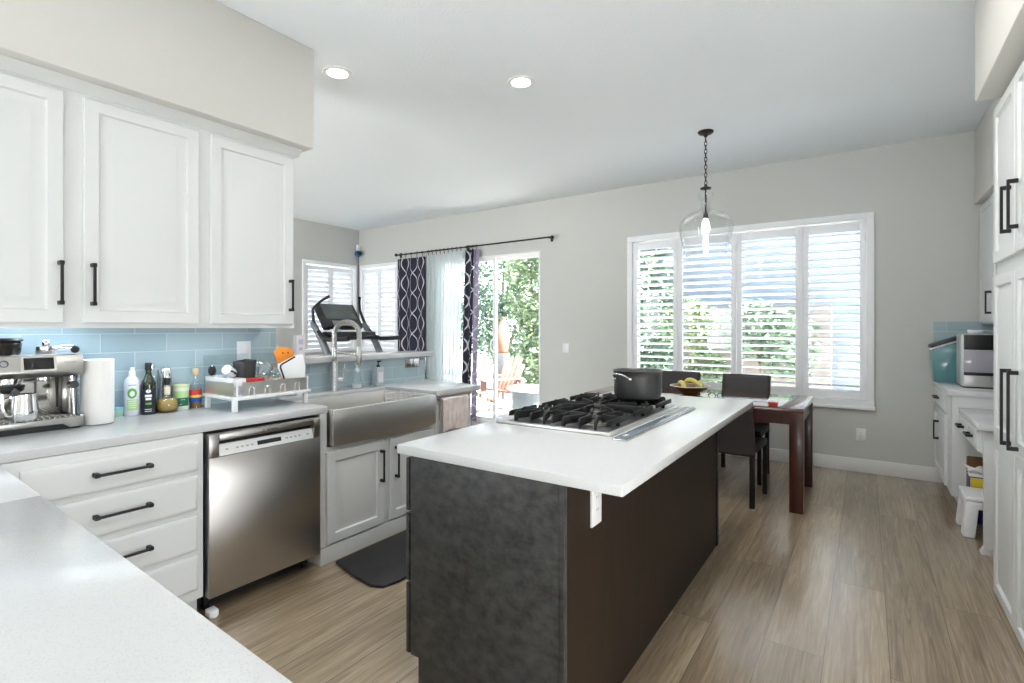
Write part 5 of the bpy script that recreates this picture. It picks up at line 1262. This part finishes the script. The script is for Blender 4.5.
obj('vent_stack', MB().box(.35, .75, 10.16, 10.2, .6, 1.9), mat('pale_grey_panel', (.42, .46, .50), .8), nh)
def blob(mb, c, rad, n, size, rng):
    for _ in range(n):
        while True:
            v = Vector((rng.uniform(-1, 1), rng.uniform(-1, 1), rng.uniform(-1, 1)))
            if v.length <= 1 and v.length > .45: break
        p = Vector(c) + Vector((v.x * rad[0], v.y * rad[1], v.z * rad[2]))
        a = Vector((rng.uniform(-1, 1), rng.uniform(-1, 1), rng.uniform(-.6, .6))).normalized()
        b = a.cross(Vector((rng.uniform(-1, 1), rng.uniform(-1, 1), rng.uniform(-1, 1)))).normalized()
        s = size * rng.uniform(.6, 1.3)
        mb._faces([p - a * s, p + b * s * .45, p + a * s, p - b * s * .45], [(0, 1, 2, 3)])
def tree(nm, label, cat, base, blobs, n, size, mtl, seed, trunk=.06):
    rng = random.Random(seed); t = thing(nm, label, cat, base, 0, None)
    m = MB()
    for c, r in blobs: blob(m, c, r, n, size, rng)
    obj('foliage', m, mtl, t, flat=True)
    b0 = Vector(base); k = MB()
    for c, r in blobs: k.tube([b0, b0.lerp(Vector(c), .5) + Vector((rng.uniform(-.1, .1), rng.uniform(-.1, .1), .1)), Vector(c)], [trunk, trunk * .7, trunk * .3], 8)
    obj('trunk', k, BARK, t)
tree('tree', 'leafy green tree filling the left pane of the sliding door', 'tree', (-8.9, 12.3, -.04), [((-9.0, 12.3, 2.8), (1.2, .9, 1.2)), ((-8.4, 12.2, 1.3), (1.1, .8, 1.1)), ((-9.7, 12.4, 1.6), (1.0, .8, 1.1)), ((-8.7, 12.4, 4.3), (1.5, .9, 1.1)), ((-7.7, 12.4, 2.6), (.9, .8, 1.3))], 1500, .085, LEAF2, 1)
tree('tree', 'bright sunlit tree behind the patio chair in the right pane of the sliding door', 'tree', (-6.2, 10.1, -.04), [((-6.2, 10.1, 2.2), (.9, .8, .9)), ((-5.8, 10.0, 1.3), (.8, .6, .8)), ((-6.5, 10.2, 3.4), (1.1, .8, .9)), ((-5.7, 10.2, 3.0), (.8, .7, .8)), ((-6.1, 10.1, .6), (1.0, .6, .6))], 1500, .075, LEAF1, 2)
tree('bush', 'low pale bush at the foot of the bright tree by the patio table', 'bush', (-5.0, 8.75, -.04), [((-5.0, 8.75, .6), (.6, .4, .65)), ((-4.6, 8.8, 1.2), (.5, .4, .7))], 1100, .07, LEAF1, 3, .03)
tree('tree', 'dark leafy tree seen through the leftmost dining window shutter', 'tree', (-3.6, 9.45, -.04), [((-3.6, 9.45, 2.2), (.75, .55, 1.0)), ((-3.7, 9.5, 3.3), (.8, .55, .9)), ((-3.4, 9.4, 1.1), (.55, .45, .8))], 1100, .085, LEAF2, 4)
tree('bush', 'green climbing bush seen through the second dining window shutter', 'bush', (-2.55, 9.0, -.04), [((-2.5, 9.0, 1.45), (.5, .25, .45)), ((-2.2, 9.0, .7), (.35, .2, .35))], 800, .06, LEAF1, 5, .025)
tree('bush', 'green hedge bush seen through the third dining window shutter', 'bush', (-1.4, 8.9, -.04), [((-1.5, 8.9, 1.35), (.5, .25, .5)), ((-1.0, 8.9, 1.1), (.45, .25, .6))], 800, .06, LEAF2, 6, .025)

# Adirondack chair
ad = thing('adirondack_chair', 'reddish wooden slatted garden chair on the patio outside the sliding door', 'garden chair', (-5.31, 7.20, -.04), math.radians(248))
for k in range(5):   # seat looks along local +x ... back rises at -x
    s_ = (k - 2) * .105; top = .92 - .035 * (k - 2) ** 2
    m = MB(); M_ = Matrix.Translation((-.22, s_, .30)) @ Matrix.Rotation(math.radians(-24), 4, 'Y') @ Matrix.Rotation(math.radians((k - 2) * -3.5), 4, 'X')
    m.box(-.011, .011, -.045, .045, 0, top - .25, .004, 2, M_); obj('back_slat', m, ADIR, ad, w=False)
for k in range(5):
    m = MB(); M_ = Matrix.Translation((-.16 + k * .115, 0, .30 + k * .022)); m.box(-.048, .048, -.27, .27, 0, .02, .004, 2, M_); obj('seat_slat', m, ADIR, ad, w=False)
for s_ in (-1, 1):
    obj('armrest', MB().box(-.34, .46, s_ * .34 - .07, s_ * .34 + .07, .54, .565, .006), ADIR, ad, w=False)
    obj('leg', MB().box(.33, .43, s_ * .295 - .014, s_ * .295 + .014, 0, .54, .004), ADIR, ad, w=False)
    obj('leg', MB().prism([(-.42, 0), (-.30, 0), (.40, .36), (.40, .27), (-.20, .0)][:2] + [(.40, .30), (.40, .40)], 1, s_ * .268 - .012, s_ * .268 + .012), ADIR, ad, w=False)
    obj('arm_brace', MB().box(-.36, -.30, s_ * .34 - .02, s_ * .34 + .02, .04, .54, .004), ADIR, ad, w=False)
ptb = thing('patio_table', 'low round white patio table with grey woven base outside the door', 'table', (-4.24, 6.78, -.04))
obj('top', MB().lathe([(0, .455), (.40, .455), (.41, .462), (.41, .49), (.40, .497), (0, .497)], (0, 0, 0), 40), TRIM, ptb, w=False)
obj('base', MB().lathe([(0, 0), (.33, 0), (.335, .01), (.335, .454), (0, .454)], (0, 0, 0), 40), GREYW, ptb, w=False)
ur = thing('garden_urn', 'tall terracotta urn on a dark plinth behind the garden chair', 'urn', (-5.70, 8.02, -.04))
obj('plinth', MB().box(-.10, .10, -.10, .10, 0, .93, .01), mat('dark_plinth', (.10, .10, .11), .8), ur, w=False)
obj('urn', MB().lathe(smooth([(0, .931), (.07, .931), (.10, 1.0), (.125, 1.15), (.115, 1.32), (.075, 1.46), (.05, 1.55), (.06, 1.60)], 3), (0, 0, 0), 28), TERRA, ur, w=False)
